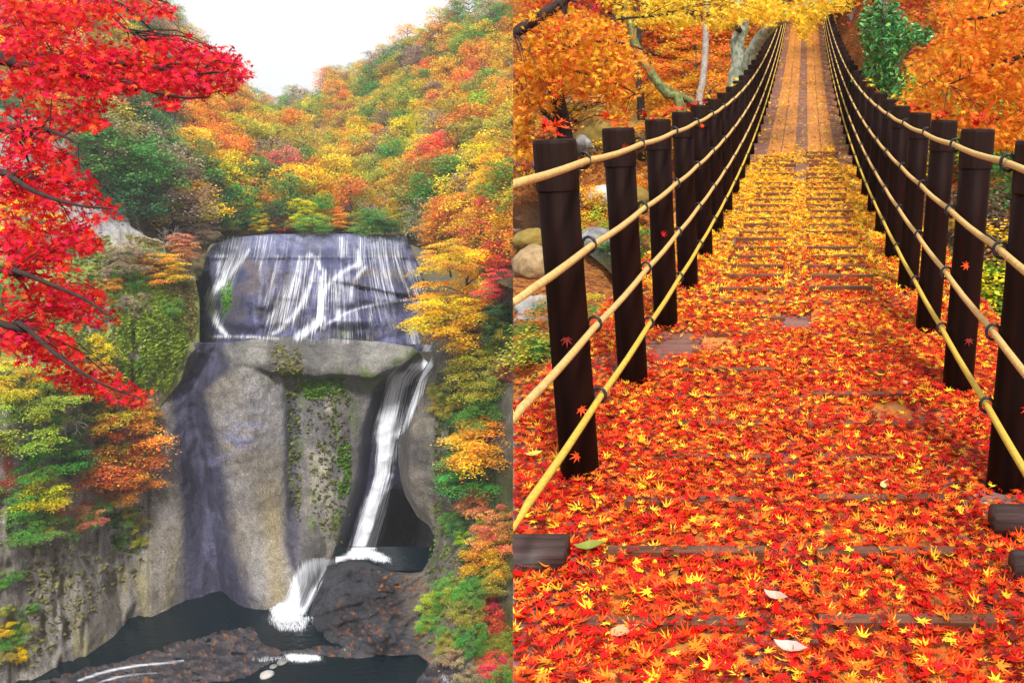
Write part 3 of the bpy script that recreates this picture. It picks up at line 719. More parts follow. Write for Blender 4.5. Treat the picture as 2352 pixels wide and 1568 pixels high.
def foam(name, areas, seed):
    V, F, C, n = [], [], [], 0
    for k_, (poly, cnt) in enumerate(areas):
        us = np.arange(min(p[0] for p in poly) - 12, max(p[0] for p in poly) + 12, 2.5); vv = np.arange(min(p[1] for p in poly) - 8, max(p[1] for p in poly) + 8, 2.0)
        u, v = np.meshgrid(us, vv); d = np.zeros(u.shape); jit = 10 * (n2(u, v, 14, 7, k_ + 7) - .5)
        for dx in (-9, -5, 0, 5, 9):
            for dy in (-5, -2, 0, 2, 5): d += inside(u + dx + jit, v + dy + jit * .6, poly)
        d /= 25.0
        P = np.zeros(u.shape + (3,))
        for a in range(u.shape[0]):
            for b in range(u.shape[1]):
                h = hit(u[a, b], v[a, b], .12); P[a, b] = h if h is not None else at_z(u[a, b], v[a, b], ZP)
        P[..., 2] += .05 + .22 * d * n2(u, v, 5, 3, k_)
        V.append(P.reshape(-1, 3)); F.append(grid_faces(*u.shape) + n); n += u.size
        C.append(np.stack([u * 1.0, v * 9.0, 0 * u + k_, np.clip(d * min(1, .55 + cnt / 700.0), 0, 1)], -1).reshape(-1, 4))
    o = mk(name, np.concatenate(V), np.concatenate(F), M['veil'], None, True, np.concatenate(C)); tag(o, kind='stuff', label='white foam churned up where falling water meets the pools', cat='foam')
foam('foam', [(P_(805, 1262, 845, 1262, 880, 1272, 905, 1290, 870, 1292, 835, 1280, 800, 1278), 420), (P_(622, 1400, 640, 1385, 690, 1385, 702, 1400, 690, 1425, 650, 1430, 625, 1420), 620),
              (P_(610, 1415, 720, 1415, 700, 1450, 640, 1450), 90), (P_(655, 1502, 735, 1504, 742, 1516, 690, 1522, 655, 1516), 330), (P_(935, 836, 992, 832, 988, 846, 940, 848), 90), (P_(580, 1512, 660, 1508, 660, 1514, 580, 1520), 50),
              (P_(785, 1488, 815, 1490, 812, 1496, 786, 1494), 30), (P_(1010, 1545, 1030, 1555, 1030, 1570, 1015, 1568), 40)], 9)

# ================================================================== trees: prototypes
def crown_proto(seed, npad, nleaf, size, flat=.16, spread=1.0, tmpl=KITE, tall=1.0, zlo=.22):
    """unit tree: base at the origin, about 1 high, crown about 1 wide"""
    R = np.random.default_rng(seed)
    pads = []
    for k in range(npad):
        z = zlo + (.97 - zlo) * (k + R.uniform(0, 1)) / npad
        rad = .5 * spread * math.sqrt(max(.08, 1 - ((z - .45) / .56) ** 2))
        a = k * 2.39996 + R.uniform(-.5, .5); rr = rad * math.sqrt(R.uniform(.05, .8))
        pads.append((rr * math.cos(a), rr * math.sin(a), z * tall, R.uniform(.12, .22) * (1.15 - .5 * (z - zlo))))
    pads = np.array(pads)
    w = pads[:, 3] ** 2; idx = R.choice(npad, nleaf, p=w / w.sum())
    ang = R.uniform(0, 2 * math.pi, nleaf); rr = np.sqrt(R.uniform(0, 1, nleaf)) * (1 + .35 * R.normal(0, .5, nleaf))
    pr = pads[idx, 3]
    dz = R.normal(0, flat, nleaf) * pr - .28 * pr * rr ** 2
    lob = 1 + .3 * np.sin(ang * 3 + idx * 1.7) + .2 * np.sin(ang * 7 + idx)
    C = pads[idx, :3] + np.stack([pr * rr * lob * np.cos(ang), pr * rr * lob * np.sin(ang), dz], -1)
    padv = R.uniform(.25, .75, npad); padh = R.uniform(.3, .7, npad)
    cc = np.stack([np.clip(padh[idx] + R.normal(0, .17, nleaf), 0, 1), np.clip(padv[idx] + R.normal(0, .2, nleaf), 0, 1), 0 * ang], -1)
    sz = size * R.uniform(.6, 1.3, nleaf)
    V, F = leaf_verts(tmpl, C, sz, rot_leaf(nleaf, np.abs(R.normal(.35, .4, nleaf))), R.uniform(-.4, .2, nleaf))
    cm = mk('crown', V, F, M['tree'], None, False, np.repeat(cc, len(tmpl[0]), 0))
    mb = MB()
    lean = R.uniform(-.06, .06, 2)
    tr = [(0, 0, -.06), (lean[0] * .4, lean[1] * .4, .2), (lean[0], lean[1], .45), (lean[0] * 1.3, lean[1] * 1.3, .8 * tall)]
    tp = smooth_path(tr, 8); mb.tube(tp, np.linspace(.026, .006, 8), 6)
    for (x, y, z, r) in pads[:: max(1, npad // 14)]:
        b = tp[np.argmin(np.abs(tp[:, 2] - (z - .14)))]
        mb.tube(smooth_path([b, (b * .55 + np.array([x, y, z]) * .45) + np.array([0, 0, .03]), (x, y, z - .01)], 5), np.linspace(.010, .003, 5), 4)
    tm = mb.mesh('trunk', M['bark'])
    me = cm.data
    bpy.data.objects.remove(cm)
    return me, tm
def bare_proto(seed):
    R = np.random.default_rng(seed); mb = MB()
    def grow(p, d, l, r, lev):
        q = p + d * l
        mb.tube(smooth_path([p, (p + q) / 2 + R.normal(0, .05 * l, 3), q], 4), [r, r * .85, r * .72, r * .6], 4 if lev else 6, False)
        if lev >= 4: return
        for k in range(3 if lev < 3 else 4):
            nd = d + R.normal(0, .55, 3) + np.array([0, 0, .12]); nd /= np.linalg.norm(nd)
            grow(p + d * l * R.uniform(.55, 1), nd, l * R.uniform(.6, .85), r * .55, lev + 1)
    grow(np.array([0, 0, -.05]), np.array([.05, 0, 1.0]), .38, .022, 0)
    return mb.mesh('trunk', M['barkpale'])
HILL = [crown_proto(100 + k, 24 + 2 * k % 7, 5200, .034, .26, [1, .9, 1.1, .8, 1.15, 1][k]) for k in range(6)]
MID = [crown_proto(200 + k, 34, 13000, .025, .08, [1.05, 1.2, .95, 1.15][k]) for k in range(4)]
BUSH = [crown_proto(300 + k, 20, 4200, .036, .3, 1.25, KITE, .8, .05) for k in range(3)]
BARE = [bare_proto(400 + k) for k in range(3)]
ORG, GOLD, OLIV, GRN, DGRN, YEL, RED, CRIM, DUSK, LIME, SALM = (.78, .30, .035), (.78, .50, .035), (.46, .42, .06), (.13, .34, .05), (.05, .16, .045), (.85, .60, .015), (.76, .06, .045), (.50, .03, .07), (.38, .28, .19), (.42, .50, .04), (.74, .26, .12)
CN = {ORG: 'orange', GOLD: 'golden', OLIV: 'olive green', GRN: 'mid green', DGRN: 'dark green', YEL: 'bright yellow', RED: 'vivid red', CRIM: 'crimson', DUSK: 'dusky brown', LIME: 'lime green', SALM: 'salmon orange'}
def plant(proto, base, h, w, colr, name, label, group, rot=None, cat='tree'):
    t = empty(name, base); tag(t, label, cat, group)
    t.rotation_euler = (0, 0, random.uniform(0, 6.28) if rot is None else rot)
    t.scale = (w, w, h)
    if isinstance(proto, tuple):
        o = link('crown', proto[0], t)
        k = np.array(colr) * np.random.default_rng(int(abs(base[0]) * 1e3) % 99999).uniform(.85, 1.15, 3)
        o.color = (*[float(min(.9, x)) for x in k], 1)
        link('trunk', proto[1], t)
    else:
        link('trunk', proto, t)
    return t
def article(c): return CN[c]

# hill trees, placed on the two hillsides
def hill_trees(Df, ok, palette, n, sep, zone, seed, hrange=(7, 10.5)):
    R = np.random.default_rng(seed); got = []
    tries = 0
    while len(got) < n and tries < 12000:
        tries += 1
        u, v = R.uniform(-30, 1240), R.uniform(-10, 640)
        if not ok(u, v): continue
        D = float(Df(u, v)); s = sep * (150 / D) ** .8
        if any((u - a) ** 2 / (1.25 ** 2) + (v - b) ** 2 < s * s for a, b in got): continue
        got.append((u, v))
        P = gorge(u, v, D + 1.0)
        c = palette(u, v, R)
        h = R.uniform(*hrange); w = h * R.uniform(.95, 1.35)
        if c is None:
            plant(BARE[R.integers(3)], P, h * .9, h * .9, None, 'bare_tree', 'leafless pale twiggy tree standing among coloured trees on the ' + zone, 'bare trees on the ' + zone)
        else:
            plant(HILL[R.integers(6)], P, h, w, c, 'broadleaf_tree', '%s autumn tree in the forest on the %s' % (CN[c], zone), '%s trees on the %s' % (CN[c], zone))
def choose(R, *opts):
    tot = sum(o[1] for o in opts); x = R.uniform(0, tot)
    for o in opts:
        x -= o[1]
        if x <= 0: return o[0]
    return opts[-1][0]
def ridge_r(u): return tb(u, [(540, 266), (591, 252), (664, 240), (742, 222), (823, 192), (886, 150), (932, 126), (985, 100), (1037, 74), (1079, 56), (1260, -36)])
def ridge_l(u): return tb(u, [(-80, -60), (200, -10), (330, 28), (377, 56), (430, 108), (470, 140), (530, 192), (591, 246), (650, 302), (720, 362), (800, 440), (860, 520)])
def pal_r(u, v, R):
    if v < 250 and u < 1000: return choose(R, (OLIV, 42), (GOLD, 14), (ORG, 12), (GRN, 15), (YEL, 5), (DUSK, 14), (LIME, 4))
    if u > 940 and v > 420: return choose(R, (ORG, 18), (YEL, 12), (GOLD, 14), (RED, 8), (GRN, 18), (OLIV, 20), (DUSK, 8), (None, 8))
    if 780 < u < 960 and 270 < v < 340: return choose(R, (CRIM, 18), (OLIV, 30), (GRN, 20), (GOLD, 20), (DUSK, 12))
    return choose(R, (ORG, 20), (GOLD, 16), (OLIV, 28), (YEL, 8), (GRN, 13), (DUSK, 12), (LIME, 5), (RED, 2), (None, 5))
def pal_l(u, v, R):
    if u < 470: return choose(R, (OLIV, 16), (GRN, 18), (ORG, 14), (GOLD, 14), (DGRN, 8), (YEL, 8), (DUSK, 10), (SALM, 8), (None, 12))
    if v > 440: return choose(R, (YEL, 24), (DGRN, 18), (ORG, 20), (GRN, 14), (GOLD, 18), (None, 4))
    return choose(R, (ORG, 40), (GOLD, 18), (SALM, 8), (OLIV, 14), (GRN, 8), (DUSK, 8), (YEL, 6))
hill_trees(DR, lambda u, v: u > 560 and v > ridge_r(u) and v < 615 and v < tb(u, [(560, 300), (700, 520), (900, 540), (1000, 590), (1240, 640)]) and (v < ridge_l(u) + 8 or u > 800) and (v < 540 or u > 985), pal_r, 215, 28, 'right hill above the falls', 5, (6, 9))
hill_trees(DL, lambda u, v: -30 < u < 850 and v > ridge_l(u) and v < tb(u, [(-30, 420), (180, 330), (290, 500), (340, 560), (470, 560), (490, 535), (850, 535)]), pal_l, 150, 31, 'left hill beside the falls', 6, (5.8, 8.6))

# trees that stand out on the slopes: (u, v of the crown's middle, width px, height px, colour, kind, label)
def at_surface(u, v):
    h = hit(u, v)
    return h if h is not None else gorge(u, v, 110)
def feature(u, v, wpx, hpx, colr, kind, name, label, group=None, cat='tree', lift=0.0):
    vb = v + hpx * .5
    P = at_surface(u, vb); dist = float(P @ np.array([0, CT, -ST]))
    w, h = wpx * dist / FOC, hpx * dist / FOC
    protos = {'mid': MID, 'hill': HILL, 'bush': BUSH, 'bare': BARE}[kind]
    P = P + np.array([0, 0, -.1])
    return plant(random.choice(protos), P, h * 1.05, w * 1.0, colr, name, label, group, None, cat)
FE = [
 # right bank, from the top of the falls down
 (1015, 520, 100, 110, ORG, 'mid', 'orange maple beside the top edge of the falls'),
 (1065, 480, 140, 80, RED, 'mid', 'red maple above the golden trees beside the falls'),
 (1140, 440, 110, 170, YEL, 'mid', 'tall bright yellow tree on the right slope above the falls'),
 (1035, 590, 110, 80, GOLD, 'mid', 'golden bush maple hanging over the top ledge of the falls'),
 (1075, 655, 190, 180, YEL, 'mid', 'broad golden yellow maple leaning over the upper falls'),
 (1025, 722, 190, 90, YEL, 'mid', 'drooping yellow maple in front of the upper falls'),
 (1090, 740, 190, 120, GOLD, 'mid', 'golden maple on the rock right of the upper falls'),
 (1145, 585, 100, 70, RED, 'mid', 'red maple beside the broad golden maple'),
 (1150, 655, 90, 80, RED, 'mid', 'lower red maple beside the broad golden maple'),
 (1150, 740, 110, 90, DGRN, 'mid', 'dark green tree below the red maples'),
 (1110, 860, 150, 130, LIME, 'mid', 'thin lime green tree with bare grey limbs on the right bank'),
 (1165, 850, 60, 60, CRIM, 'hill', 'small crimson maple beside the lime green tree'),
 (1120, 940, 130, 90, GRN, 'mid', 'mid green tree under the lime green tree'),
 (1120, 1010, 200, 110, GOLD, 'mid', 'layered golden orange maple on the right bank'),
 (1100, 1075, 170, 110, GRN, 'mid', 'mid green maple below the layered golden orange maple'),
 (1110, 1145, 100, 60, SALM, 'mid', 'small salmon red maple above the cave bank'),
 (1150, 1215, 110, 110, SALM, 'mid', 'salmon orange tree on the right bank above the yellow tree'),
 (1130, 1270, 120, 100, GOLD, 'mid', 'amber tree leaning over the bank by the foot rock'),
 (1150, 1330, 90, 70, OLIV, 'mid', 'olive tree under the amber tree'),
 (1122, 1405, 105, 85, RED, 'mid', 'bright red maple near the stream bed'),
 (1150, 1480, 90, 60, OLIV, 'mid', 'olive shrub tree under the bright red maple'),
 (1145, 1520, 100, 40, RED, 'mid', 'low red maple spray by the gorge floor'),
 # left bank
 (60, 960, 190, 170, LIME, 'mid', 'lime green tree on the left bank under the red maple branches'),
 (150, 1010, 150, 150, DGRN, 'mid', 'dark green tree on the left bank'),
 (265, 985, 190, 190, ORG, 'mid', 'big orange maple on the left bank beside the rock face'),
 (215, 940, 150, 120, GOLD, 'mid', 'golden maple behind the big orange maple'),
 (240, 1070, 200, 110, ORG, 'mid', 'lower orange maple with grey limbs on the left bank'),
 (85, 1125, 130, 110, YEL, 'mid', 'bright yellow maple over the left cliff'),
 (130, 1175, 45, 50, RED, 'hill', 'little red maple between yellow and orange ones'),
 (185, 1185, 90, 70, SALM, 'mid', 'small pale orange maple at the cliff edge'),
 (70, 1205, 130, 80, GRN, 'mid', 'mid green maple at the foot of the yellow one'),
 (310, 930, 110, 90, ORG, 'mid', 'orange maple at the corner of the rock face under red branches'),
 (200, 870, 130, 90, ORG, 'mid', 'orange maple half hidden under the red maple branches'),
 (310, 1040, 110, 100, SALM, 'mid', 'salmon orange maple spray against the grey rock face'),
 (290, 1110, 120, 80, ORG, 'mid', 'orange maple spray over the dark ledge'),
 (120, 890, 160, 110, OLIV, 'mid', 'olive tree behind the lower red maple branches'),
 (30, 880, 120, 120, GOLD, 'mid', 'golden tree behind the lowest red maple branch'),
 (100, 1050, 150, 110, GRN, 'mid', 'mid green tree above the bright yellow maple'),
 (20, 1140, 110, 120, GRN, 'mid', 'leafy green tree beside the bright yellow maple'),
 (20, 1060, 70, 170, CRIM, 'hill', 'purple red tree at the frame side of the left bank'),
 (230, 800, 60, 70, YEL, 'hill', 'small yellow maple on the mossy left wall'),
 (30, 700, 120, 200, GRN, 'mid', 'green tree behind the red maple branches'),
 (60, 480, 160, 160, YEL, 'mid', 'yellow tree glimpsed through the red maple'),
 (335, 300, 110, 110, GRN, 'mid', 'feathery green tree above the bare rock slab'),
 (275, 250, 90, 80, DGRN, 'hill', 'dark green tree beside the bare rock slab'),
 (340, 360, 90, 90, OLIV, 'hill', 'olive tree beside the bare rock slab'),
 (365, 465, 90, 90, DGRN, 'hill', 'dark bushy tree under the olive tree'),
 (500, 500, 80, 80, OLIV, 'mid', 'olive tree over the left end of the falls'),
 (460, 530, 90, 80, DUSK, 'mid', 'dusky brown bush tree at the left shoulder of the falls'),
 (545, 505, 80, 60, DGRN, 'mid', 'dark green tree at the rear left of the falls'),
 (570, 480, 80, 80, GOLD, 'mid', 'golden tree behind the small yellow maple'),
 (655, 515, 60, 40, CRIM, 'mid', 'low crimson bush behind the top ledge'),
 (720, 515, 80, 45, GRN, 'mid', 'low green bush tree below the bright yellow maple'),
 (810, 512, 80, 50, OLIV, 'mid', 'low olive bush tree behind the top ledge'),
 (885, 520, 70, 40, DGRN, 'mid', 'low dark green bush tree behind the top ledge'),
 (935, 515, 70, 60, OLIV, 'mid', 'olive bush beside the top right corner of the falls'),
 (400, 480, 90, 90, OLIV, 'mid', 'olive tree on the left shoulder above the moss'),
 (420, 570, 80, 70, SALM, 'mid', 'salmon coloured bush tree at the edge of the left wall'),
 (380, 620, 110, 80, GOLD, 'mid', 'golden feathery tree on the left wall'),
 (300, 600, 110, 80, DUSK, 'mid', 'dusky feathery tree on the left wall'),
 (600, 512, 50, 45, YEL, 'mid', 'small yellow maple at the rear edge of the falls'),
 (698, 495, 75, 80, YEL, 'mid', 'bright yellow maple overhanging the top ledge of the falls'),
 (765, 500, 80, 50, ORG, 'mid', 'orange maple overhanging the top ledge of the falls'),
 (640, 500, 80, 70, DGRN, 'hill', 'dark green tree between the yellow maples'),
 (860, 510, 120, 60, GRN, 'hill', 'spreading green tree behind the top ledge'),
 (910, 495, 50, 70, YEL, 'hill', 'slim yellow tree behind the top ledge'),
]
for (u, v, w, h, c, k, lab) in FE:
    feature(u, v, w, h, c, k, 'maple_tree' if 'maple' in lab else 'broadleaf_tree', lab)
for (u, v, w, h, lab) in [(1110, 385, 110, 80, 'pale leafless tree above the tall yellow tree'), (1120, 830, 130, 110, 'pale leafless tree on the right bank'), (870, 470, 90, 80, 'leafless grey tree behind the top ledge'),
                          (330, 430, 80, 90, 'leafless grey tree beside the bare slab'), (150, 930, 110, 130, 'pale leafless tree on the left bank'), (380, 540, 100, 90, 'twiggy bare tree on the left wall'), (180, 1060, 120, 90, 'bare limbed tree among the orange maples'), (430, 470, 70, 90, 'leafless tree on the left slope')]:
    feature(u, v, w, h, None, 'bare', 'bare_tree', lab)
# bushes
R = np.random.default_rng(77)
def bushes(poly, cnt, cols, size, zone):
    us = [p[0] for p in poly]; vv = [p[1] for p in poly]; k = 0
    while k < cnt:
        u, v = R.uniform(min(us), max(us)), R.uniform(min(vv), max(vv))
        if not inside(np.array(u), np.array(v), poly): continue
        k += 1
        c = cols[R.integers(len(cols))]; s = R.uniform(*size)
        feature(u, v, s, s * R.uniform(.6, .85), c, 'bush', 'shrub', '%s shrub growing on the %s' % (CN[c], zone), '%s shrubs on the %s' % (CN[c], zone), 'shrub')
bushes(P_(960, 1350, 1040, 1320, 1110, 1330, 1120, 1400, 1060, 1470, 980, 1480), 16, [GRN, GRN, LIME, OLIV], (40, 75), 'slope beside the foot rock')
bushes(P_(1010, 1470, 1120, 1440, 1178, 1440, 1178, 1568, 1080, 1568), 14, [OLIV, GRN, OLIV, DUSK], (40, 70), 'corner of the gorge floor')
bushes(P_(1030, 1180, 1120, 1120, 1178, 1120, 1178, 1320, 1090, 1330, 1050, 1260), 14, [GRN, OLIV, DGRN, LIME], (40, 70), 'right bank above the foot rock')
bushes(P_(1000, 860, 1060, 820, 1120, 900, 1080, 1080, 1010, 1080), 15, [OLIV, DGRN, OLIV], (35, 60), 'brow above the cave')
bushes(P_(1010, 780, 1178, 700, 1178, 860, 1060, 860), 9, [GOLD, LIME, OLIV], (50, 80), 'bank below the golden maples')
bushes(P_(290, 560, 400, 560, 440, 640, 400, 720, 300, 700, 230, 640), 13, [DUSK, OLIV, ORG, DUSK, GRN], (40, 70), 'left wall above the moss')
bushes(P_(240, 600, 300, 700, 420, 760, 400, 870, 300, 880, 250, 800), 4, [OLIV, GRN, LIME], (26, 46), 'mossy left wall')
bushes(P_(0, 1240, 60, 1240, 90, 1400, 60, 1540, 0, 1540), 12, [OLIV, DUSK, GRN, YEL], (36, 60), 'foot of the left cliff')
bushes(P_(230, 1180, 330, 1150, 325, 1250, 270, 1270), 7, [GRN, DGRN, OLIV], (35, 55), 'ledge of the left cliff')
bushes(P_(0, 880, 340, 900, 330, 1150, 200, 1200, 0, 1230), 14, [DGRN, GRN, OLIV], (60, 90), 'left bank under the maples')
bushes(P_(335, 960, 362, 900, 362, 1000, 345, 1100), 4, [GRN, LIME], (22, 34), 'corner of the rock face')

# hanging moss and grass on the rock
def moss(areas, seed):
    R = np.random.default_rng(seed); C, cc = [], []
    for poly, cnt, c in areas:
        us = [p[0] for p in poly]; vv = [p[1] for p in poly]; k = 0
        while k < cnt:
            a, b = R.uniform(min(us), max(us)), R.uniform(min(vv), max(vv))
            if not inside(np.array(a), np.array(b), poly) or n2(a, b, 14, 20, 55) < .42 + R.uniform(-.1, .1): 
                k += .06; continue
            k += 1; h = hit(a, b, .12)
            if h is not None: C.append(h); cc.append(np.array(c) * R.uniform(.5, 1.4))
    C = np.array(C); N = len(C)
    V, F = leaf_verts(KITE, C, R.uniform(.25, .75, N), rot_leaf(N, R.uniform(.2, 1.3, N)), R.uniform(-.3, .3, N))
    o = mk('moss', V, F, M['leaf'], None, False, np.repeat(np.array(cc), 4, 0)); tag(o, 'green moss and grass tufts hanging on the wet rock', 'moss', None, 'stuff')
moss([(P_(690, 872, 790, 868, 790, 895, 740, 912, 700, 915), 500, (.14, .3, .02)), (P_(655, 870, 700, 872, 690, 900, 690, 1200, 665, 1150), 260, (.16, .18, .03)),
      (P_(775, 1030, 805, 1020, 802, 1130, 778, 1150), 300, (.12, .28, .02)), (P_(700, 900, 810, 890, 800, 1250, 720, 1230), 500, (.12, .14, .03)),
      (P_(620, 780, 690, 800, 700, 870, 620, 870), 200, (.2, .18, .04)), (P_(250, 600, 330, 560, 420, 700, 430, 800, 380, 900, 280, 890), 9000, (.30, .42, .04)),
      (P_(506, 650, 530, 640, 532, 700, 512, 720), 160, (.09, .3, .02)), (P_(240, 1180, 330, 1160, 320, 1270, 260, 1260), 300, (.1, .22, .03)),
      (P_(170, 320, 240, 420, 260, 500, 220, 480, 180, 400), 160, (.14, .15, .04)), (P_(120, 560, 250, 540, 300, 700, 260, 900, 120, 900), 3000, (.24, .28, .05)), (P_(290, 540, 430, 560, 455, 700, 440, 780, 400, 700, 320, 600), 2200, (.30, .25, .08)), (P_(60, 1240, 330, 1240, 330, 1300, 200, 1420, 60, 1540), 500, (.2, .19, .05)), (P_(800, 1300, 1000, 1330, 980, 1370, 850, 1360), 60, (.3, .1, .02)),
      (P_(1000, 1150, 1100, 1150, 1060, 1480, 960, 1480), 700, (.14, .2, .03)), (P_(1000, 860, 1080, 820, 1060, 1150, 1000, 1120), 700, (.1, .12, .03))], 5)

# ================================================================== the bank the camera stands on (out of the picture, carries the red maple)
def bank_block():
    pts = [(-2.2, -8), (-2.2, 1.6), (-3.2, 2.2), (-5.0, 3.9), (-8.5, 7.3), (-12, 10.8), (-16, 14.5), (-30, 20), (-40, -8)]
    n = len(pts); V = []; 
    for z, k in ((-1.7, 1), (-8, 1.02), (-40, 1.05), (-74, 1.05)):
        for i, (x, y) in enumerate(pts):
            j = .25 * math.sin(i * 2.1 + z)
            V.append((x * k - (0 if z > -3 else .5) + j * (z < -3), y - (0 if z > -3 else .6), z + (.25 * math.sin(i * 1.7) if z > -3 else 0)))
    F = [tuple(range(n))]
    for r in range(3):
        for i in range(n):
            F.append((r * n + i, (r + 1) * n + i, (r + 1) * n + (i + 1) % n, r * n + (i + 1) % n))
    me = bpy.data.meshes.new('near_bank'); me.from_pydata(V, [], F); me.materials.append(M['soil']); me.update()
    tag(link('near_bank', me), kind='structure')
bank_block()

# ================================================================== foliage made of single maple leaves
def clusters(polys, n, drange, seed, gap=0):
    """cluster centres inside picture outlines at true distances from drange"""
    R = np.random.default_rng(seed); out = []
    ar = []
    for p in polys:
        a = np.array(p, float); ar.append(abs(np.sum(a[:, 0] * np.roll(a[:, 1], -1) - np.roll(a[:, 0], -1) * a[:, 1])) / 2)
    ar = np.array(ar); cnt = np.maximum(1, (n * ar / ar.sum()).astype(int))
    for p, c in zip(polys, cnt):
        us = [q[0] for q in p]; vv = [q[1] for q in p]; k = 0
        while k < c:
            a, b = R.uniform(min(us), max(us)), R.uniform(min(vv), max(vv))
            if inside(np.array(a), np.array(b), p) and (gap == 0 or float(n2(a, b, gap, gap * .5, seed)) > .42):
                out.append(ray(a, b) * R.uniform(*drange)); k += 1
    return np.array(out)
def spray(cl, per, rad, flat, seed):
    R = np.random.default_rng(seed); n = len(cl); idx = np.repeat(np.arange(n), per)
    N = len(idx); ang = R.uniform(0, 6.283, N); rr = np.sqrt(R.uniform(0, 1, N)) * rad * R.uniform(.6, 1.3, n)[idx]
    st = R.uniform(0, 6.283, n)[idx]                        # long axis of each spray
    x, y = rr * np.cos(ang) * 1.35, rr * np.sin(ang) * .75
    C = cl[idx] + np.stack([x * np.cos(st) - y * np.sin(st), x * np.sin(st) + y * np.cos(st), R.normal(0, flat, N) - .5 * rr ** 2 / rad], -1)
    return C, idx
def leafy(parent, C, polys, pal, prob, size, tmpl, seed, material, objmat, nsingle, tilt=(.9, .45), clamp=False, grow=9):
    """drop leaves outside the outline, build the nearest ones singly, the rest as one mesh"""
    R = np.random.default_rng(seed)
    u, v = proj(C); ok = np.zeros(len(C), bool)
    j = R.normal(0, grow, len(C)); j2 = R.normal(0, grow, len(C))
    for p in polys: ok |= inside(u + j, v + j2, p)
    if clamp: ok &= (C[:, 0] > west_edge(C[:, 1], C[:, 2]) + .004)
    C = C[ok]; N = len(C)
    colr = pal(C, R)
    sz = size * R.uniform(.65, 1.2, N); Rm = rot_leaf(N, np.abs(R.normal(tilt[0], tilt[1], N))); cu = R.uniform(-.45, .15, N)
    w = C[:, 1] * CT - C[:, 2] * ST
    vis = (np.abs(u[ok] - 1176) < 1150) & (v[ok] > 8) & (v[ok] < 1560)
    if clamp: vis &= u[ok] > 1200
    order = np.argsort(w - 100 * vis)[:nsingle]
    single = np.zeros(N, bool); single[order] = True
    inv = parent.matrix_world.inverted() if False else None
    for q in order:
        o = link('leaf', single_leaf_mesh(tmpl, -.25, objmat, ('t', id(tmpl), objmat.name)), parent)
        m = Matrix(Rm[q].tolist()).to_4x4(); m = Matrix.Translation(Vector(C[q] - np.array(parent.location))) @ m @ Matrix.Scale(float(sz[q]), 4)
        o.matrix_basis = m; o.color = (*[float(x) for x in colr[q]], 1)
    k = ~single
    V, F = leaf_verts(tmpl, C[k], sz[k], Rm[k], cu[k])
    if clamp: keep_east(V)
    f = mk('foliage', V - np.array(parent.location), F, material, parent, False, np.repeat(colr[k], len(tmpl[0]), 0)); f['kind'] = 'stuff'
    return C
def branch(parent, pts, radii, material, n=18, k=7, name='branch', clamp=False):
    mb = MB(); P = smooth_path(pts, n); r = np.interp(np.linspace(0, 1, n), np.linspace(0, 1, len(radii)), radii)
    mb.tube(P, r, k)
    V = mb.v[0]
    if clamp: keep_east(V)
    mb.v[0] = V - np.array(parent.location)
    mb.build(name, material, parent)
    return P
def twigs(parent, cl, nodes, material, r=.006, every=1, clamp=False):
    mb = MB()
    nodes = np.concatenate(nodes)
    for c in cl[::every]:
        d = np.linalg.norm((nodes - c) * np.array([1, 1, 1.3]), axis=1); b = nodes[np.argmin(d)]
        if d.min() > 1.8: continue
        m = (b + c) / 2 + np.array([0, 0, .12 * d.min()])
        mb.tube(smooth_path([b, m, c], 5), np.linspace(r, r * .35, 5), 4, False)
    if mb.n == 0: return
    V = np.concatenate(mb.v)
    if clamp: keep_east(V)
    mb.v = [V - np.array(parent.location)]
    o = mb.build('twigs', material, parent); o['kind'] = 'stuff'

# ------------------------------------------------------------------ red maple on the near bank
RA = P_(0, -20, 320, -20, 335, 10, 408, -10, 402, 48, 345, 45, 372, 85, 440, 92, 500, 88, 540, 118, 580, 175, 548, 192, 538, 218, 490, 215, 480, 242, 430, 225, 408, 256, 360, 238, 320, 222, 270, 235, 238, 258, 250, 292, 190, 300, 140, 290, 0, 310)
RB = P_(0, 300, 140, 285, 170, 330, 175, 370, 200, 400, 225, 440, 282, 468, 276, 495, 232, 500, 215, 535, 240, 560, 205, 588, 160, 565, 130, 560, 60, 520, 0, 530)
RC = P_(0, 520, 60, 525, 150, 575, 200, 645, 250, 680, 284, 720, 265, 752, 190, 750, 160, 735, 100, 720, 60, 680, 0, 640)
RD = P_(0, 660, 60, 690, 110, 740, 170, 790, 215, 850, 300, 876, 347, 905, 330, 930, 230, 922, 180, 905, 120, 880, 60, 850, 0, 800)
trunk_base = np.array([-9.2, 6.2, -1.75])
rm = empty('red_maple', trunk_base); tag(rm, 'scarlet maple with dark branches reaching over the gorge toward the waterfall', 'tree')
T = lambda u, v, d: ray(u, v) * d
tk = branch(rm, [trunk_base - np.array([0, 0, .4]), (-9.1, 6.2, 0), (-8.8, 6.2, 1.5), (-8.6, 6.3, 3.5)], [.2, .16, .13, .07], M['barkdark'], 14, 8, 'trunk')
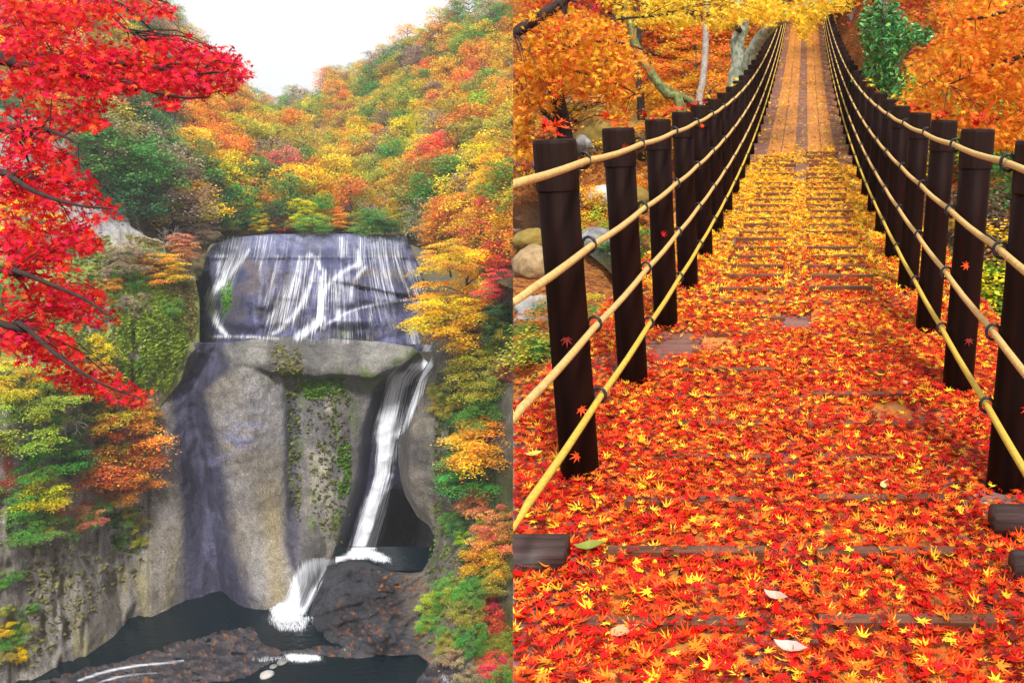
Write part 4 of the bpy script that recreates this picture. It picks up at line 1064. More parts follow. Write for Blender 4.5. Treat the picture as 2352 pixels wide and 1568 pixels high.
BR = [
 ([tk[8], T(-60, 120, 8.2), T(60, 150, 8), T(190, 168, 7.8), T(300, 205, 7.6), T(345, 195, 7.5)], [.09, .06, .045, .035, .02, .01]),
 ([tk[9], T(-60, 105, 8.3), T(75, 120, 8.1), T(180, 140, 7.9), T(330, 150, 7.7), T(420, 170, 7.5), T(520, 165, 7.3)], [.07, .04, .03, .026, .02, .014, .006]),
 ([T(240, 165, 7.8), T(330, 205, 7.5), T(420, 225, 7.4), T(480, 222, 7.3)], [.02, .014, .01, .005]),
 ([tk[7], T(-40, 285, 7.8), T(40, 290, 7.4), T(110, 298, 7.2), T(180, 330, 7)], [.06, .035, .026, .018, .008]),
 ([tk[6], T(-60, 380, 7.4), T(20, 405, 7), T(80, 440, 6.8), T(170, 470, 6.7), T(260, 480, 6.6)], [.06, .032, .024, .018, .012, .005]),
 ([tk[5], T(-60, 600, 7.2), T(30, 620, 6.9), T(110, 650, 6.8), T(200, 690, 6.7), T(265, 735, 6.6)], [.05, .03, .022, .016, .011, .005]),
 ([tk[5], T(-60, 720, 7), T(40, 740, 6.8), T(130, 815, 6.6), T(230, 880, 6.5), T(325, 915, 6.4)], [.05, .028, .02, .015, .01, .004]),
 ([tk[11], T(100, -60, 8.2), T(220, -10, 8), T(275, 55, 7.9), T(330, 90, 7.8)], [.06, .03, .02, .012, .006]),
 ([tk[11], T(150, -80, 8), T(300, -30, 7.8), T(390, 10, 7.6)], [.05, .02, .012, .005])]
rn = [branch(rm, p, r, M['barkdark']) for p, r in BR]
def pal_red(C, R):
    u, v = proj(C); N = len(C)
    p = np.array([(.74, .012, .03), (.82, .03, .015), (.70, .012, .075), (.84, .12, .012), (.42, .006, .03)])
    w = np.stack([.42 + 0 * u, .24 + 0 * u, .18 + .2 * (u > 400), .08 + .12 * (v < 130) * (u < 330), .06 + .1 * (u > 420)], -1); w /= w.sum(1)[:, None]
    i = (R.uniform(0, 1, N)[:, None] > np.cumsum(w, 1)).sum(1).clip(0, 4)
    return np.clip(p[i] * R.uniform(.75, 1.2, (N, 1)), 0, .9)
polys = [RA, RB, RC, RD]
cl = clusters(polys, 420, (7.0, 9.2), 3, 85)
C, _ = spray(cl, 36, .24, .035, 4)
leafy(rm, C, polys, pal_red, None, .05, STAR7, 5, M['leaf'], M['leafobj'], 300, (.75, .4), False, 7)
twigs(rm, cl, rn, M['barkdark'], .007, 2)

# ================================================================== the bank with the bridge
BYS = np.array([-1, 3, 5.5, 7.6, 10, 14.65, 20.8, 28.4, 37.8, 42.7]); BZS = np.array([-1.335, -1.332, -1.305, -1.26, -1.13, -.674, .009, 1.179, 2.907, 4.0])
BC = np.polyfit(BYS, BZS, 6)
def dz(y): return np.polyval(BC, y) + .015
def bx(y): return -.03 + .063 * np.asarray(y, float)
def BP(y, off, h):
    y = np.asarray(y, float)
    return np.stack([bx(y) + off, y + 0 * off, dz(y) + h], -1)
NEARL = [(-1, -1.7), (2, -1.75), (5, -2.3), (8, -2.9), (12, -3.1), (20, -3.3), (23, -2.7), (27, -1.0), (32, .3), (45, 5.5), (60, 12.5), (80, 20)]
NEARB = [(-1, -1.75), (6, -2.4), (11, -2.6), (14, -1.7), (18, -.6), (22, -.15), (28, .7), (38, 2.4), (44, 4.2), (60, 12.5), (80, 20)]
NEARR = [(-1, -1.9), (6, -1.9), (12, -1.1), (20, .5), (28, 2.6), (45, 8), (60, 14), (80, 21)]
def ground(x, y):
    x = np.asarray(x, float); y = np.asarray(y, float)
    o = x - bx(y)
    l, b, r = tb(y, NEARL), tb(y, NEARB), tb(y, NEARR)
    l = l - 2.2 * sstep(-4.0, -6.0, x) * sstep(19, 22, y) * sstep(36, 28, y)
    z = l + (b - l) * sstep(-3.2, -1.4, o)
    z = z + (r - z) * sstep(1.1, 3.0, o)
    P = np.stack([x, y, 0 * x], -1)
    return z + (fbm(P / 2.2, 4, 15) - .5) * .7 * sstep(0, 1.2, np.abs(o) - .8) + (fbm(P / 7, 3, 18) - .5) * 1.2 * sstep(24, 34, y) * sstep(1, 3, np.abs(o))
ys = np.concatenate([np.arange(.4, 30, .22), np.arange(30, 78, .6)]); nx = 170
q = np.linspace(0, 1, nx) ** 1.5
yy = np.repeat(ys[:, None], nx, 1)
xw = np.zeros_like(yy[:, 0]) ; zz = ground(west_edge(ys, -2 + 0 * ys), ys)
for _ in range(6): xw = west_edge(ys, zz); zz = ground(xw, ys)
xx = xw[:, None] + (45 - xw[:, None]) * q[None]
zg = ground(xx, yy)
Vg = np.stack([xx, yy, zg], -1)
sk = Vg[:, 0].copy(); sk[:, 2] = -74; sk[:, 0] = west_edge(sk[:, 1], sk[:, 2]) + .6
Vg = np.concatenate([sk[:, None], Vg], 1)
fr = Vg[:1].copy(); fr[..., 2] = -74
Vg = np.concatenate([fr, Vg], 0)
tag(mk('forest_floor', Vg.reshape(-1, 3), grid_faces(len(ys) + 1, nx + 1), M['soil']), kind='structure')

# stream under the bridge
def water_strip(pts, wid, lift, name):
    P = smooth_path(pts, 40); T_ = np.gradient(P, axis=0); S = np.stack([T_[:, 1], -T_[:, 0], 0 * T_[:, 0]], -1); S /= np.linalg.norm(S, axis=1)[:, None]
    w = np.interp(np.linspace(0, 1, 40), np.linspace(0, 1, len(wid)), wid)
    cols = [P + S * (w * s)[:, None] for s in np.linspace(-1, 1, 9)]
    V = np.stack(cols, 1); V[..., 2] = P[:, None, 2] + lift
    V = keep_east(V.reshape(-1, 3))
    tag(mk(name, V, grid_faces(40, 9), M['stream']), kind='structure')
water_strip([(-8.5, 36, -3.1), (-7.2, 29, -3.2), (-6.4, 25, -3.3), (-4.3, 22, -3.32), (-3.2, 20.5, -3.36), (-2.2, 18.5, -3.42), (-1.5, 16.5, -3.5), (-.4, 14.5, -3.3)], [2.2, 2.0, 1.7, .9, .7, .8, .7, .5], .32, 'stream')

# ------------------------------------------------------------------ the suspension bridge
br = empty('suspension_bridge', (0, 0, 0)); tag(br, 'timber suspension footbridge with dark posts, straw ropes and leaf covered deck', 'bridge')
mbp = MB()
def lathe(mb, prof, k=16, jit=0):
    V = []; F = []
    for r, z in prof:
        for j in range(k):
            a = 2 * math.pi * j / k; V.append((r * math.cos(a), r * math.sin(a), z))
    n = len(prof)
    for i in range(n - 1):
        for j in range(k): F.append((i * k + j, i * k + (j + 1) % k, (i + 1) * k + (j + 1) % k, (i + 1) * k + j))
    F.append(tuple((n - 1) * k + j for j in range(k))); F.append(tuple(range(k))[::-1])
    mb.add(V, F)
pm, bm_, rg = MB(), MB(), MB()
lathe(pm, [(.072, -.32), (.073, .3), (.071, .7), (.072, 1.06)])
lathe(bm_, [(.0725, 1.03), (.0755, 1.034), (.0755, 1.192), (.072, 1.203), (.0, 1.206)])
a = np.linspace(0, 2 * math.pi, 13)
rg.tube(np.stack([.024 * np.cos(a), 0 * a, .028 * np.sin(a)], -1), .006, 6, False)
postm, bandm, ringm = pm.mesh('post', M['post']), bm_.mesh('cap_band', M['band'], False), rg.mesh('rope_ring', M['ring'])
RH = [1.13, .835, .545, .275]
NP = 36
PY = [3.2 + 1.108 * i for i in range(NP)]
for i, y in enumerate(PY):
    for s in (-1, 1):
        yy_ = y - (.11 if s > 0 else 0)
        p = BP(yy_, s * .79, 0)
        o = link('post', postm, br); o.location = p.tolist(); o.rotation_euler = (random.uniform(-.012, .012), s * .018 + random.uniform(-.01, .01), 0)
        b_ = link('cap_band', bandm, o)
        if i < 22:
            for h in RH:
                r_ = link('rope_ring', ringm, br if False else o)
                off = Vector((-s * .088, 0.03, h))
                r_.matrix_parent_inverse = Matrix.Rotation(o.rotation_euler.z, 4, 'Z').inverted()
                r_.location = off; r_.rotation_euler = (0, random.uniform(-.3, .3), -.06)
for s in (-1, 1):
    for k, h in enumerate(RH):
        y = np.concatenate([np.arange(1.3, 3.2, .2), np.arange(3.2, 42.2, .277)])
        sag = .008 * np.abs(np.sin((y - 3.2) / 1.108 * math.pi))
        P = BP(y, s * (.70 + .018 * h), h); P[:, 2] -= sag
        P[y < 3.2, 2] -= 0
        if s < 0:
            d_ = P[:, 0] - west_edge(P[:, 1], P[:, 2]); i0 = int(np.argmax(d_ > 0)); f_ = d_[i0] / (d_[i0] - d_[i0 - 1] + 1e-9)
            P = np.vstack([P[i0] + (P[i0 - 1] - P[i0]) * min(1, f_ + .12), P[i0:]])
        mb = MB(); mb.tube(P, .0125, 8)
        mb.build('rope', M['ropey'] if k == 3 else M['rope'], br, True, s < 0)
# deck: cross boards, track boards, battens, edge beams, logs
def deck_box(y0, y1, o0, o1, h0, h1, nseg=1):
    ysg = np.linspace(y0, y1, nseg + 1); V = []
    for y in ysg:
        for (o_, h_) in ((o0, h0), (o1, h0), (o1, h1), (o0, h1)):
            V.append(BP(y, np.float64(o_), h_))
    F = [(3, 2, 1, 0), tuple(4 * nseg + j for j in range(4))]
    for i in range(nseg):
        for j in range(4):
            F.append((4 * i + j, 4 * i + (j + 1) % 4, 4 * i + 4 + (j + 1) % 4, 4 * i + 4 + j))
    mb = MB(); mb.add(V, F); return mb
y = .5
while y < 43.0:
    j = random.uniform(-.02, .02)
    deck_box(y, y + .152, -1.28 + j, 1.28 + j, -.07, -.03 + random.uniform(-.004, .004)).build('cross_board', M['cross'], br, False, True)
    y += .163
for o0, o1 in ((-.525, -.315), (-.305, -.095), (.095, .305), (.315, .525)):
    y = .5 + random.uniform(0, 1)
    while y < 42:
        L_ = 3.4
        deck_box(y, min(y + L_ - .008, 43), o0 + .002, o1 - .002, -.029, -.004 + random.uniform(-.002, .002), 6).build('track_board', M['board'], br, False, True)
        y += L_
y = 1.75
while y < 14.3:
    for o0, o1 in ((-.53, -.095), (.095, .53)):
        if random.random() < .94:
            deck_box(y, y + .045, o0 + random.uniform(-.03, .02), o1 + random.uniform(-.02, .03), -.006, (.024 if y < 6 else .042) + random.uniform(-.008, .005)).build('batten', M['batten'], br, False, True)
    y += .37 + random.uniform(-.02, .02)
for o_ in (-1.18, 1.18):
    deck_box(9, 42.8, o_ - .06, o_ + .06, -.05, .09, 60).build('edge_beam', M['board'], br, False, True)
    deck_box(.5, 42.8, o_ * .6 - .08, o_ * .6 + .08, -.32, -.09, 60).build('stringer', M['log'], br, False, True)
for yv, s, r_ in ((2.5, -1, .055), (2.72, 1, .052), (2.42, 1, .045)):
    p0, p1 = BP(yv, np.float64(s * .66), .02), BP(yv, np.float64(s * 1.45), .02)
    mb = MB(); mb.tube(smooth_path([p0, (p0 + p1) / 2, p1], 5), [r_, r_, r_, r_, r_], 12); mb.build('log', M['log'], br, True, True)
# far landing
mb = MB(); mb.box(1.2, 4.3, 42.6, 47, -1, float(dz(42.7)) - .06); ab = mb.build('stone_abutment', M['boulder'], None, False); tag(ab, 'grey stone abutment carrying the far end of the footbridge', 'abutment')

# ------------------------------------------------------------------ leaves on the deck
PR, PO, PY_, PD, PT = (.56, .008, .004), (.72, .07, .005), (.90, .54, .025), (.20, .012, .006), (.78, .22, .015)
def litter(n, y0, y1, half, yel, tmpl, size, seed, hmax=.03):
    R = np.random.default_rng(seed)
    y = R.uniform(y0, y1, n); o = R.uniform(-half, half, n)
    nn = n2(o, y, .45, .55, seed + 3)
    ok = nn > (.35 if y0 < 3 else .28) + .1 * R.uniform(-1, 1, n) + .45 * sstep(10.5, 15.5, y) * (y0 < 13)
    y, o = y[ok], o[ok]; N = len(y)
    tr = np.abs(np.abs(o) - .31) < .22
    h = np.where(tr, .002, -.024) + hmax * R.uniform(0, 1, N) ** 1.6
    C = BP(y, o, 0); C[:, 2] += h
    C = C[C[:, 0] > west_edge(C[:, 1], C[:, 2]) + .003]; N = len(C)
    py = yel(C[:, 1])
    x = R.uniform(0, 1, N)
    pal = np.array([PR, PO, PY_, PD, PT])
    pw = np.stack([(1 - py) * .42, (1 - py) * .30 + .02, py * .75, (1 - py) * .14, (1 - py) * .15 + py * .2], -1); pw /= pw.sum(1)[:, None]
    i = (x[:, None] > np.cumsum(pw, 1)).sum(1).clip(0, 4)
    colr = np.clip(pal[i] * R.uniform(.75, 1.2, (N, 1)), 0, .9)
    return C, colr, size * R.uniform(.5, 1.25, N), rot_leaf(N, np.abs(R.normal(.18, .28, N))), R.uniform(-.35, .8, N), i
yel = lambda y: tb(y, [(2, .10), (4.5, .14), (6.0, .3), (7.2, .55), (8.5, .85), (12, .97), (40, .99)])
C, colr, sz, Rm, cu, ci = litter(48000, 1.7, 6.0, 1.27, yel, STAR7, .0295, 31)
u, v = proj(C)
w = C[:, 1]
inview = (u > 1195) & (u < 2340) & (v < 1560)
rank = np.argsort(w - 50 * (inview & (C[:, 2] - dz(C[:, 1]) > np.where(np.abs(np.abs(C[:, 0] - bx(C[:, 1])) - .31) < .22, .014, -.01))))[:290]
names = ['red maple leaf fallen on the bridge deck', 'orange maple leaf fallen on the bridge deck', 'yellow maple leaf fallen on the bridge deck', 'dark crimson maple leaf fallen on the bridge deck', 'amber maple leaf fallen on the bridge deck']
sing = np.zeros(len(C), bool); sing[rank] = True
for q_ in rank:
    o = link('fallen_leaf', single_leaf_mesh(STAR7, [.1, .25, .4][q_ % 3], M['litterobj'], ('f', q_ % 3)))
    o.matrix_basis = Matrix.Translation(Vector(C[q_])) @ Matrix(Rm[q_].tolist()).to_4x4() @ Matrix.Scale(float(sz[q_] * 1.1), 4)
    o.color = (*[float(x) for x in colr[q_]], 1)
    tag(o, names[ci[q_]], 'leaf', names[ci[q_]].replace('leaf', 'leaves'))
k = ~sing
o = leaf_mesh('fallen_leaves', STAR7, C[k], sz[k], Rm[k], cu[k], colr[k], M['litter'], None, True); tag(o, 'carpet of red and orange maple leaves on the bridge deck', 'leaves', None, 'stuff')
C, colr, sz, Rm, cu, ci = litter(40000, 6.0, 15.0, 1.27, yel, STAR5, .038, 41)
o = leaf_mesh('fallen_leaves', STAR5, C, sz, Rm, cu, colr, M['litter'], None, True); tag(o, 'yellow maple leaves strewn over the battened part of the deck', 'leaves', None, 'stuff')
C, colr, sz, Rm, cu, ci = litter(3600, 13.5, 41, 1.0, yel, STAR5, .05, 51, .01)
o = leaf_mesh('fallen_leaves', STAR5, C, sz, Rm, cu, colr, M['litter'], None, True); tag(o, 'sparse yellow leaves on the far boards of the bridge', 'leaves', None, 'stuff')
# leaves lying on the post tops
for i, y in enumerate(PY[:9]):
    for s in (-1, 1):
        if i > 4 and random.random() < .3: continue
        for k in range(random.randint(7, 12) if i < 4 else 5):
            p = BP(y - (.11 if s > 0 else 0), np.float64(s * .79), 1.212 + .005 * k) + np.array([s * .036 + random.uniform(-.06, .06), random.uniform(-.065, .05), 0])
            o = link('post_top_leaf', single_leaf_mesh(STAR7, .25, M['litterobj'], ('f', 1)))
            o.matrix_basis = Matrix.Translation(Vector(p)) @ Matrix.Rotation(random.uniform(0, 6), 4, 'Z') @ Matrix.Rotation(random.uniform(-.9, .9), 4, 'X') @ Matrix.Scale(.042, 4)
            c = PY_ if i > 4 else random.choice([PR, PR, PO, PD]); o.color = (*c, 1)
            n_ = 'yellow' if i > 4 else 'reddish'
            tag(o, n_ + ' maple leaf lying on top of a bridge post', 'leaf', n_ + ' leaves on the post tops')
# leaves stuck to the posts
for (i, s, h, dx) in ((0, -1, .52, -.01), (0, -1, .26, .03), (0, -1, .08, .01), (1, -1, 1.12, 0), (2, -1, .55, 0), (0, 1, .62, .02), (0, 1, .3, .03), (1, 1, .6, -.01), (1, 1, .25, .02), (4, -1, 1.05, 0)):
    p = BP(PY[i] - (.11 if s > 0 else 0), np.float64(s * .79 + dx), h) + np.array([0, -.078, 0])
    o = link('stuck_leaf', single_leaf_mesh(STAR7, .25, M['litterobj'], ('f', 1)))
    o.matrix_basis = Matrix.Translation(Vector(p)) @ Matrix.Rotation(1.4, 4, 'X') @ Matrix.Rotation(random.uniform(0, 6), 4, 'Z') @ Matrix.Scale(.034, 4)
    o.color = (*random.choice([PR, PO, PD]), 1); tag(o, 'wet red maple leaf stuck to the side of a dark post', 'leaf', 'leaves stuck to the posts')
# larger odd leaves among the carpet
for (u_, v_, sz_, c, lab) in ((1748, 868, .05, (.55, .42, .32), 'pale oval leaf on the red leaf carpet'), (2080, 882, .055, (.55, .46, .28), 'cream coloured oval leaf beside the right rope'), (1352, 1258, .075, (.2, .24, .04), 'curled green leaf on the deck near the left log'),
                              (1225, 1045, .055, (.5, .5, .08), 'yellow green leaf by the foot of a left post'), (1425, 1455, .07, (.6, .3, .14), 'tan ribbed leaf on the red carpet'), (1815, 1490, .07, (.55, .40, .35), 'whitish pink curled leaf at the front of the deck'),
                              (1782, 1372, .06, (.5, .35, .27), 'pale crumpled leaf in the gap between the tracks'), (2030, 1118, .06, (.6, .5, .2), 'straw coloured oval leaf beyond the batten'), (1928, 1436, .06, (.74, .5, .1), 'big plain yellow leaf on the right track')):
    P = at_z(u_, v_, float(dz(3)) + .012)
    o = link('broad_leaf', single_leaf_mesh(BROAD, .7, M['litterobj'], ('o', 1)))
    o.matrix_basis = Matrix.Translation(Vector(P)) @ Matrix.Rotation(random.uniform(0, 6), 4, 'Z') @ Matrix.Rotation(.2, 4, 'X') @ Matrix.Scale(sz_, 4); o.color = (*c, 1)
    tag(o, lab, 'leaf')
# leaves on the ground of the bank
R = np.random.default_rng(61)
N = 46000
yv = 3 + 50 * R.uniform(0, 1, N) ** 1.1; xv = west_edge(yv, -2) + R.uniform(0, 1, N) ** 1.2 * (8 + yv * .75)
ok = (np.abs(xv - bx(yv)) > .9) | (yv > 44)
xv, yv = xv[ok], yv[ok]; zv = ground(xv, yv) + .03
ok = (zv > -3.05); xv, yv, zv = xv[ok], yv[ok], zv[ok]; C = np.stack([xv, yv, zv], -1); C = C[C[:, 0] > west_edge(C[:, 1], C[:, 2]) + .01]; N = len(C)
cc = pick([(.5, .08, .012), (.62, .16, .02), (.66, .3, .03), (.3, .07, .02), (.55, .2, .05)], N)
o = leaf_mesh('bank_leaves', STAR5, C, R.uniform(.05, .11, N), rot_leaf(N, np.abs(R.normal(.3, .3, N))), R.uniform(-.2, .5, N), cc, M['leaf'], None, True); tag(o, 'orange fallen leaves covering the forest floor around the bridge', 'leaves', None, 'stuff')

# ------------------------------------------------------------------ stones, boulders
def rockmesh(seed, rough=.25, flat=.7):
    import bmesh
    bm = bmesh.new(); bmesh.ops.create_icosphere(bm, subdivisions=4, radius=1)
    P = np.array([v.co[:] for v in bm.verts]); n = fbm(P * 1.5 + seed * 7.7, 5, seed) - .5 + .25 * (np.abs(fbm(P * 2.6 + seed, 4, seed + 40) - .5) - .12) * (rough > .2)
    P = P * (1 + rough * 2 * n)[:, None]; P[:, 2] *= flat
    for v_, p in zip(bm.verts, P): v_.co = p
    me = bpy.data.meshes.new('stone'); bm.to_mesh(me); bm.free()
    me.polygons.foreach_set('use_smooth', [True] * len(me.polygons)); return me
RK = [rockmesh(k, .28 if k > 2 else .13, .75) for k in range(6)]
def stone(u, y, z, r, k, m, name, label, group=None, cat='stone'):
    v_ = proj(np.array([0, y, z]))[1]
    P = at_y(u, v_, y)
    P[0] = max(P[0], west_edge(P[1], P[2]) + r * 1.02)
    me = RK[k].copy(); me.materials.append(M[m]); o = link(name, me); o.location = (P[0], P[1], P[2]); o.scale = (r, r * random.uniform(.8, 1.1), r * random.uniform(.75, 1)); o.rotation_euler = (random.uniform(-.2, .2), random.uniform(-.2, .2), random.uniform(0, 6))
    tag(o, label, cat, group); return o
for (u_, v_, r) in ((1192, 706, .16), (1212, 692, .14), (1222, 722, .2), (1240, 690, .15), (1250, 705, .17), (1235, 735, .13), (1255, 742, .18), (1205, 735, .1), (1250, 765, .1), (1190, 735, .09), (1262, 722, .1)):
    P = at_z(u_, v_, -2.95); stone(u_, float(P[1]), -2.95, r, random.randint(0, 2), 'stone', 'river_stone', 'smooth pale river stone in the heap behind the left posts', 'pale stones by the stream')
for (u_, y_, z_, r, k, m, nm, lab) in ((1225, 17.5, -3.0, .45, 4, 'sand', 'boulder', 'rounded ochre boulder above the pale stones'), (1195, 19, -2.8, .4, 5, 'mossboulder', 'boulder', 'mossy boulder left of the ochre one'),
                                     (1420, 26.5, -.9, 1.15, 3, 'mossboulder', 'boulder', 'moss covered boulder on the far bank behind the posts'), (1362, 26, -1.05, .5, 4, 'boulder', 'boulder', 'pale grey boulder beside the moss covered one'),
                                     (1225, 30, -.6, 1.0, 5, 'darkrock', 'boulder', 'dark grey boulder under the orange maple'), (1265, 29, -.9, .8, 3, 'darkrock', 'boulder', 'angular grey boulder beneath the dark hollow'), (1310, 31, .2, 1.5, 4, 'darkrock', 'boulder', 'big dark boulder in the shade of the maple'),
                                     (1210, 27, -1.6, .5, 4, 'boulder', 'boulder', 'small grey boulder at the water edge'), (1335, 27, -1.2, .5, 5, 'boulder', 'boulder', 'low grey boulder between pale and dark ones'),
                                     (1390, 23, -2.3, .45, 1, 'stone', 'boulder', 'whitish rock on the leafy slope behind the second post'), (1455, 22, -2.2, .4, 2, 'mossboulder', 'boulder', 'green mossed rock beside the stream'), (1372, 20, -2.9, .4, 4, 'boulder', 'boulder', 'wet dark rock in the stream'),
                                     (1975, 40, 4.4, 1.0, 5, 'boulder', 'boulder', 'dark boulder beside the far end of the bridge'), (1990, 37, 3.0, .7, 3, 'boulder', 'boulder', 'grey rock below the far end of the bridge')):
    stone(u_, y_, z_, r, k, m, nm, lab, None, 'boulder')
for (u_, v_, r, lab) in ((613, 1549, .9, 'pale stone lying in the gorge stream'), (1013, 1543, .8, 'pale stone at the corner of the gorge stream'), (648, 1520, .7, 'dark stone above the little cascade'), (628, 1530, .5, 'small dark stone beside the little cascade')):
    P = at_z(u_, v_, ZP + .1); me = RK[1].copy(); me.materials.append(M['stone' if 'pale' in lab else 'boulder']); o = link('stream_stone', me); o.location = P.tolist(); o.scale = (r * .8, r * .8, r * .55); tag(o, lab, 'stone')

# ------------------------------------------------------------------ trees round the bridge
def px_path(pts, y): return [at_y(a, b, y if not isinstance(y, (list, tuple)) else y[i]) for i, (a, b) in enumerate(pts)]
# orange maple overhanging from the left
LA = P_(1178, 30, 1330, 10, 1400, 40, 1450, 75, 1425, 110, 1500, 120, 1530, 140, 1470, 165, 1440, 200, 1480, 215, 1450, 230, 1442, 295, 1420, 300, 1405, 262, 1380, 205, 1335, 232, 1322, 205, 1290, 215, 1270, 260, 1225, 240, 1215, 290, 1178, 305)
LB = P_(1178, 300, 1205, 300, 1230, 330, 1240, 350, 1205, 400, 1178, 420)
base = at_y(1312, 560, 9.5); base[2] = ground(base[0], base[1]) - .05
om = empty('orange_maple', base); tag(om, 'orange maple overhanging the left railing of the footbridge', 'tree')
tk = branch(om, [base - np.array([0, 0, .3]), at_y(1312, 500, 9.5), at_y(1300, 330, 9.5), at_y(1270, 150, 9.3), at_y(1300, -30, 9.2)], [.12, .10, .085, .07, .05], M['barkdark'], 16, 8, 'trunk', True)
lb = [branch(om, px_path(P_(1178, 78, 1230, 45, 1290, 5, 1340, -40), 8.6), [.05, .05, .045, .04], M['barkdark'], 14, 7, 'branch', True),
      branch(om, px_path(P_(1272, 160, 1330, 165, 1400, 185, 1460, 215), 9), [.03, .022, .014, .006], M['barkdark'], 14, 6, 'branch', True),
      branch(om, px_path(P_(1285, 110, 1350, 95, 1430, 100, 1520, 130), 9), [.03, .02, .013, .006], M['barkdark'], 14, 6, 'branch', True),
      branch(om, px_path(P_(1300, 300, 1240, 250, 1190, 215, 1182, 200), 9.2), [.03, .02, .013, .006], M['barkdark'], 14, 6, 'branch', True),
      branch(om, px_path(P_(1300, 380, 1250, 350, 1200, 340, 1185, 330), 9.2), [.02, .014, .01, .005], M['barkdark'], 14, 6, 'branch', True)]
def pal_or(C, R):
    u, v = proj(C); N = len(C); x = R.uniform(0, 1, N); up = sstep(260, 60, v)
    p = np.array([(.72, .17, .014), (.80, .42, .022), (.62, .06, .012), (.76, .28, .02)])
    w = np.stack([.32 + 0 * u, .26 + .34 * up, .12 + 0 * u, .3 + 0 * u], -1); w /= w.sum(1)[:, None]
    i = (x[:, None] > np.cumsum(w, 1)).sum(1).clip(0, 3)
    return np.clip(p[i] * R.uniform(.75, 1.2, (N, 1)), 0, .9)
polys = [LA, LB]
cl = clusters(polys, 300, (7.6, 10.8), 13, 60); C, _ = spray(cl, 34, .28, .04, 14)
leafy(om, C, polys, pal_or, None, .05, STAR7, 15, M['leaf'], M['leafobj'], 250, (.7, .4), True, 8)
twigs(om, cl, lb, M['barkdark'], .006, 3, True)
# lichen maple with the arching limb, yellow leaves
base = at_y(1688, 212, 17.5); base[2] = ground(base[0], base[1]) - .05
ym = empty('lichen_maple', base); tag(ym, 'pale lichen covered maple with an arching limb and yellow leaves above the bridge', 'tree')
b0 = base.copy(); b0[2] -= .2
tk = branch(ym, [b0] + px_path(P_(1690, 195, 1697, 150, 1693, 100, 1706, 60, 1700, 20, 1690, -40), 17.5), [.19, .17, .14, .135, .12, .1, .08], M['lichen'], 20, 10, 'trunk')
lb = [branch(ym, [at_y(1692, 200, 17.5)] + px_path(P_(1712, 165, 1728, 115, 1755, 78, 1790, 48, 1830, 24, 1880, 5, 1930, 8, 1955, 20), [17.4, 17.2, 17, 16.7, 16.4, 16, 15.6, 15.3]), [.14, .13, .11, .1, .085, .07, .05, .03, .01], M['lichen'], 26, 9),
      branch(ym, px_path(P_(1700, 70, 1640, 40, 1560, 32, 1490, 38, 1420, 45, 1405, 56), [17.4, 16, 15, 14, 13.5, 13.3]), [.05, .035, .028, .022, .015, .006], M['barkdark'], 22, 6),
      branch(ym, px_path(P_(1560, 32, 1500, 20, 1440, -10), [15, 14.4, 14]), [.025, .018, .01], M['barkdark'], 12, 6),
      branch(ym, px_path(P_(1800, 44, 1760, 10, 1700, -10), [16.6, 16.2, 15.8]), [.04, .025, .015], M['barkdark'], 12, 6)]
LY = [P_(1330, -20, 1950, -20, 1960, 25, 1900, 30, 1870, 55, 1848, 92, 1832, 50, 1800, 40, 1765, 62, 1735, 40, 1700, 48, 1660, 70, 1620, 50, 1560, 66, 1520, 45, 1480, 62, 1400, 25), P_(1820, 20, 1870, 20, 1862, 90, 1845, 95)]
def pal_ye(C, R): return pick([(.84, .52, .02), (.88, .62, .05), (.78, .38, .02), (.66, .48, .04)], len(C), [.45, .25, .18, .12])
cl = clusters(LY, 210, (12.5, 17.5), 23, 70); C, _ = spray(cl, 28, .38, .05, 24)
leafy(ym, C, LY, pal_ye, None, .075, STAR7, 25, M['leaf'], M['leafobj'], 60, (.7, .4), False, 7)
twigs(ym, cl, lb, M['barkdark'], .008, 3)
# bare stems on the far bank
def stem(name, pts, y, rad, m, label):
    P = px_path(pts, y); b = P[0].copy(); b[2] = min(b[2], ground(b[0], b[1])) - .1
    t = empty(name, b); tag(t, label, 'tree'); branch(t, [b] + P, rad, M[m], 16, 8, 'trunk')
    return t
stem('pale_trunk_tree', P_(1606, 236, 1614, 190, 1620, 120, 1622, 40, 1626, -60), 25, [.12, .10, .09, .085, .08, .06], 'barkpale', 'slender pale grey trunk standing behind the left railing')
t = stem('leaning_mossy_tree', P_(1566, 248, 1530, 215, 1490, 160, 1462, 110, 1448, 60, 1440, 20, 1430, -60), 21.5, [.13, .12, .11, .1, .095, .085, .07, .05], 'mossbark', 'green mossy tree leaning left behind the railing')
branch(t, px_path(P_(1512, 192, 1550, 215, 1600, 240), [21.5, 22, 22.5]), [.07, .08, .1], M['mossbark'], 10, 7)
branch(t, px_path(P_(1450, 70, 1475, 30, 1480, -40), 21.5), [.05, .04, .03], M['mossbark'], 10, 6)
stem('small_dark_tree', P_(1472, 268, 1471, 220, 1462, 150, 1468, 80, 1460, 10), 26, [.13, .12, .1, .09, .07, .05], 'barkdark', 'thin dark trunk behind the moss covered boulder')
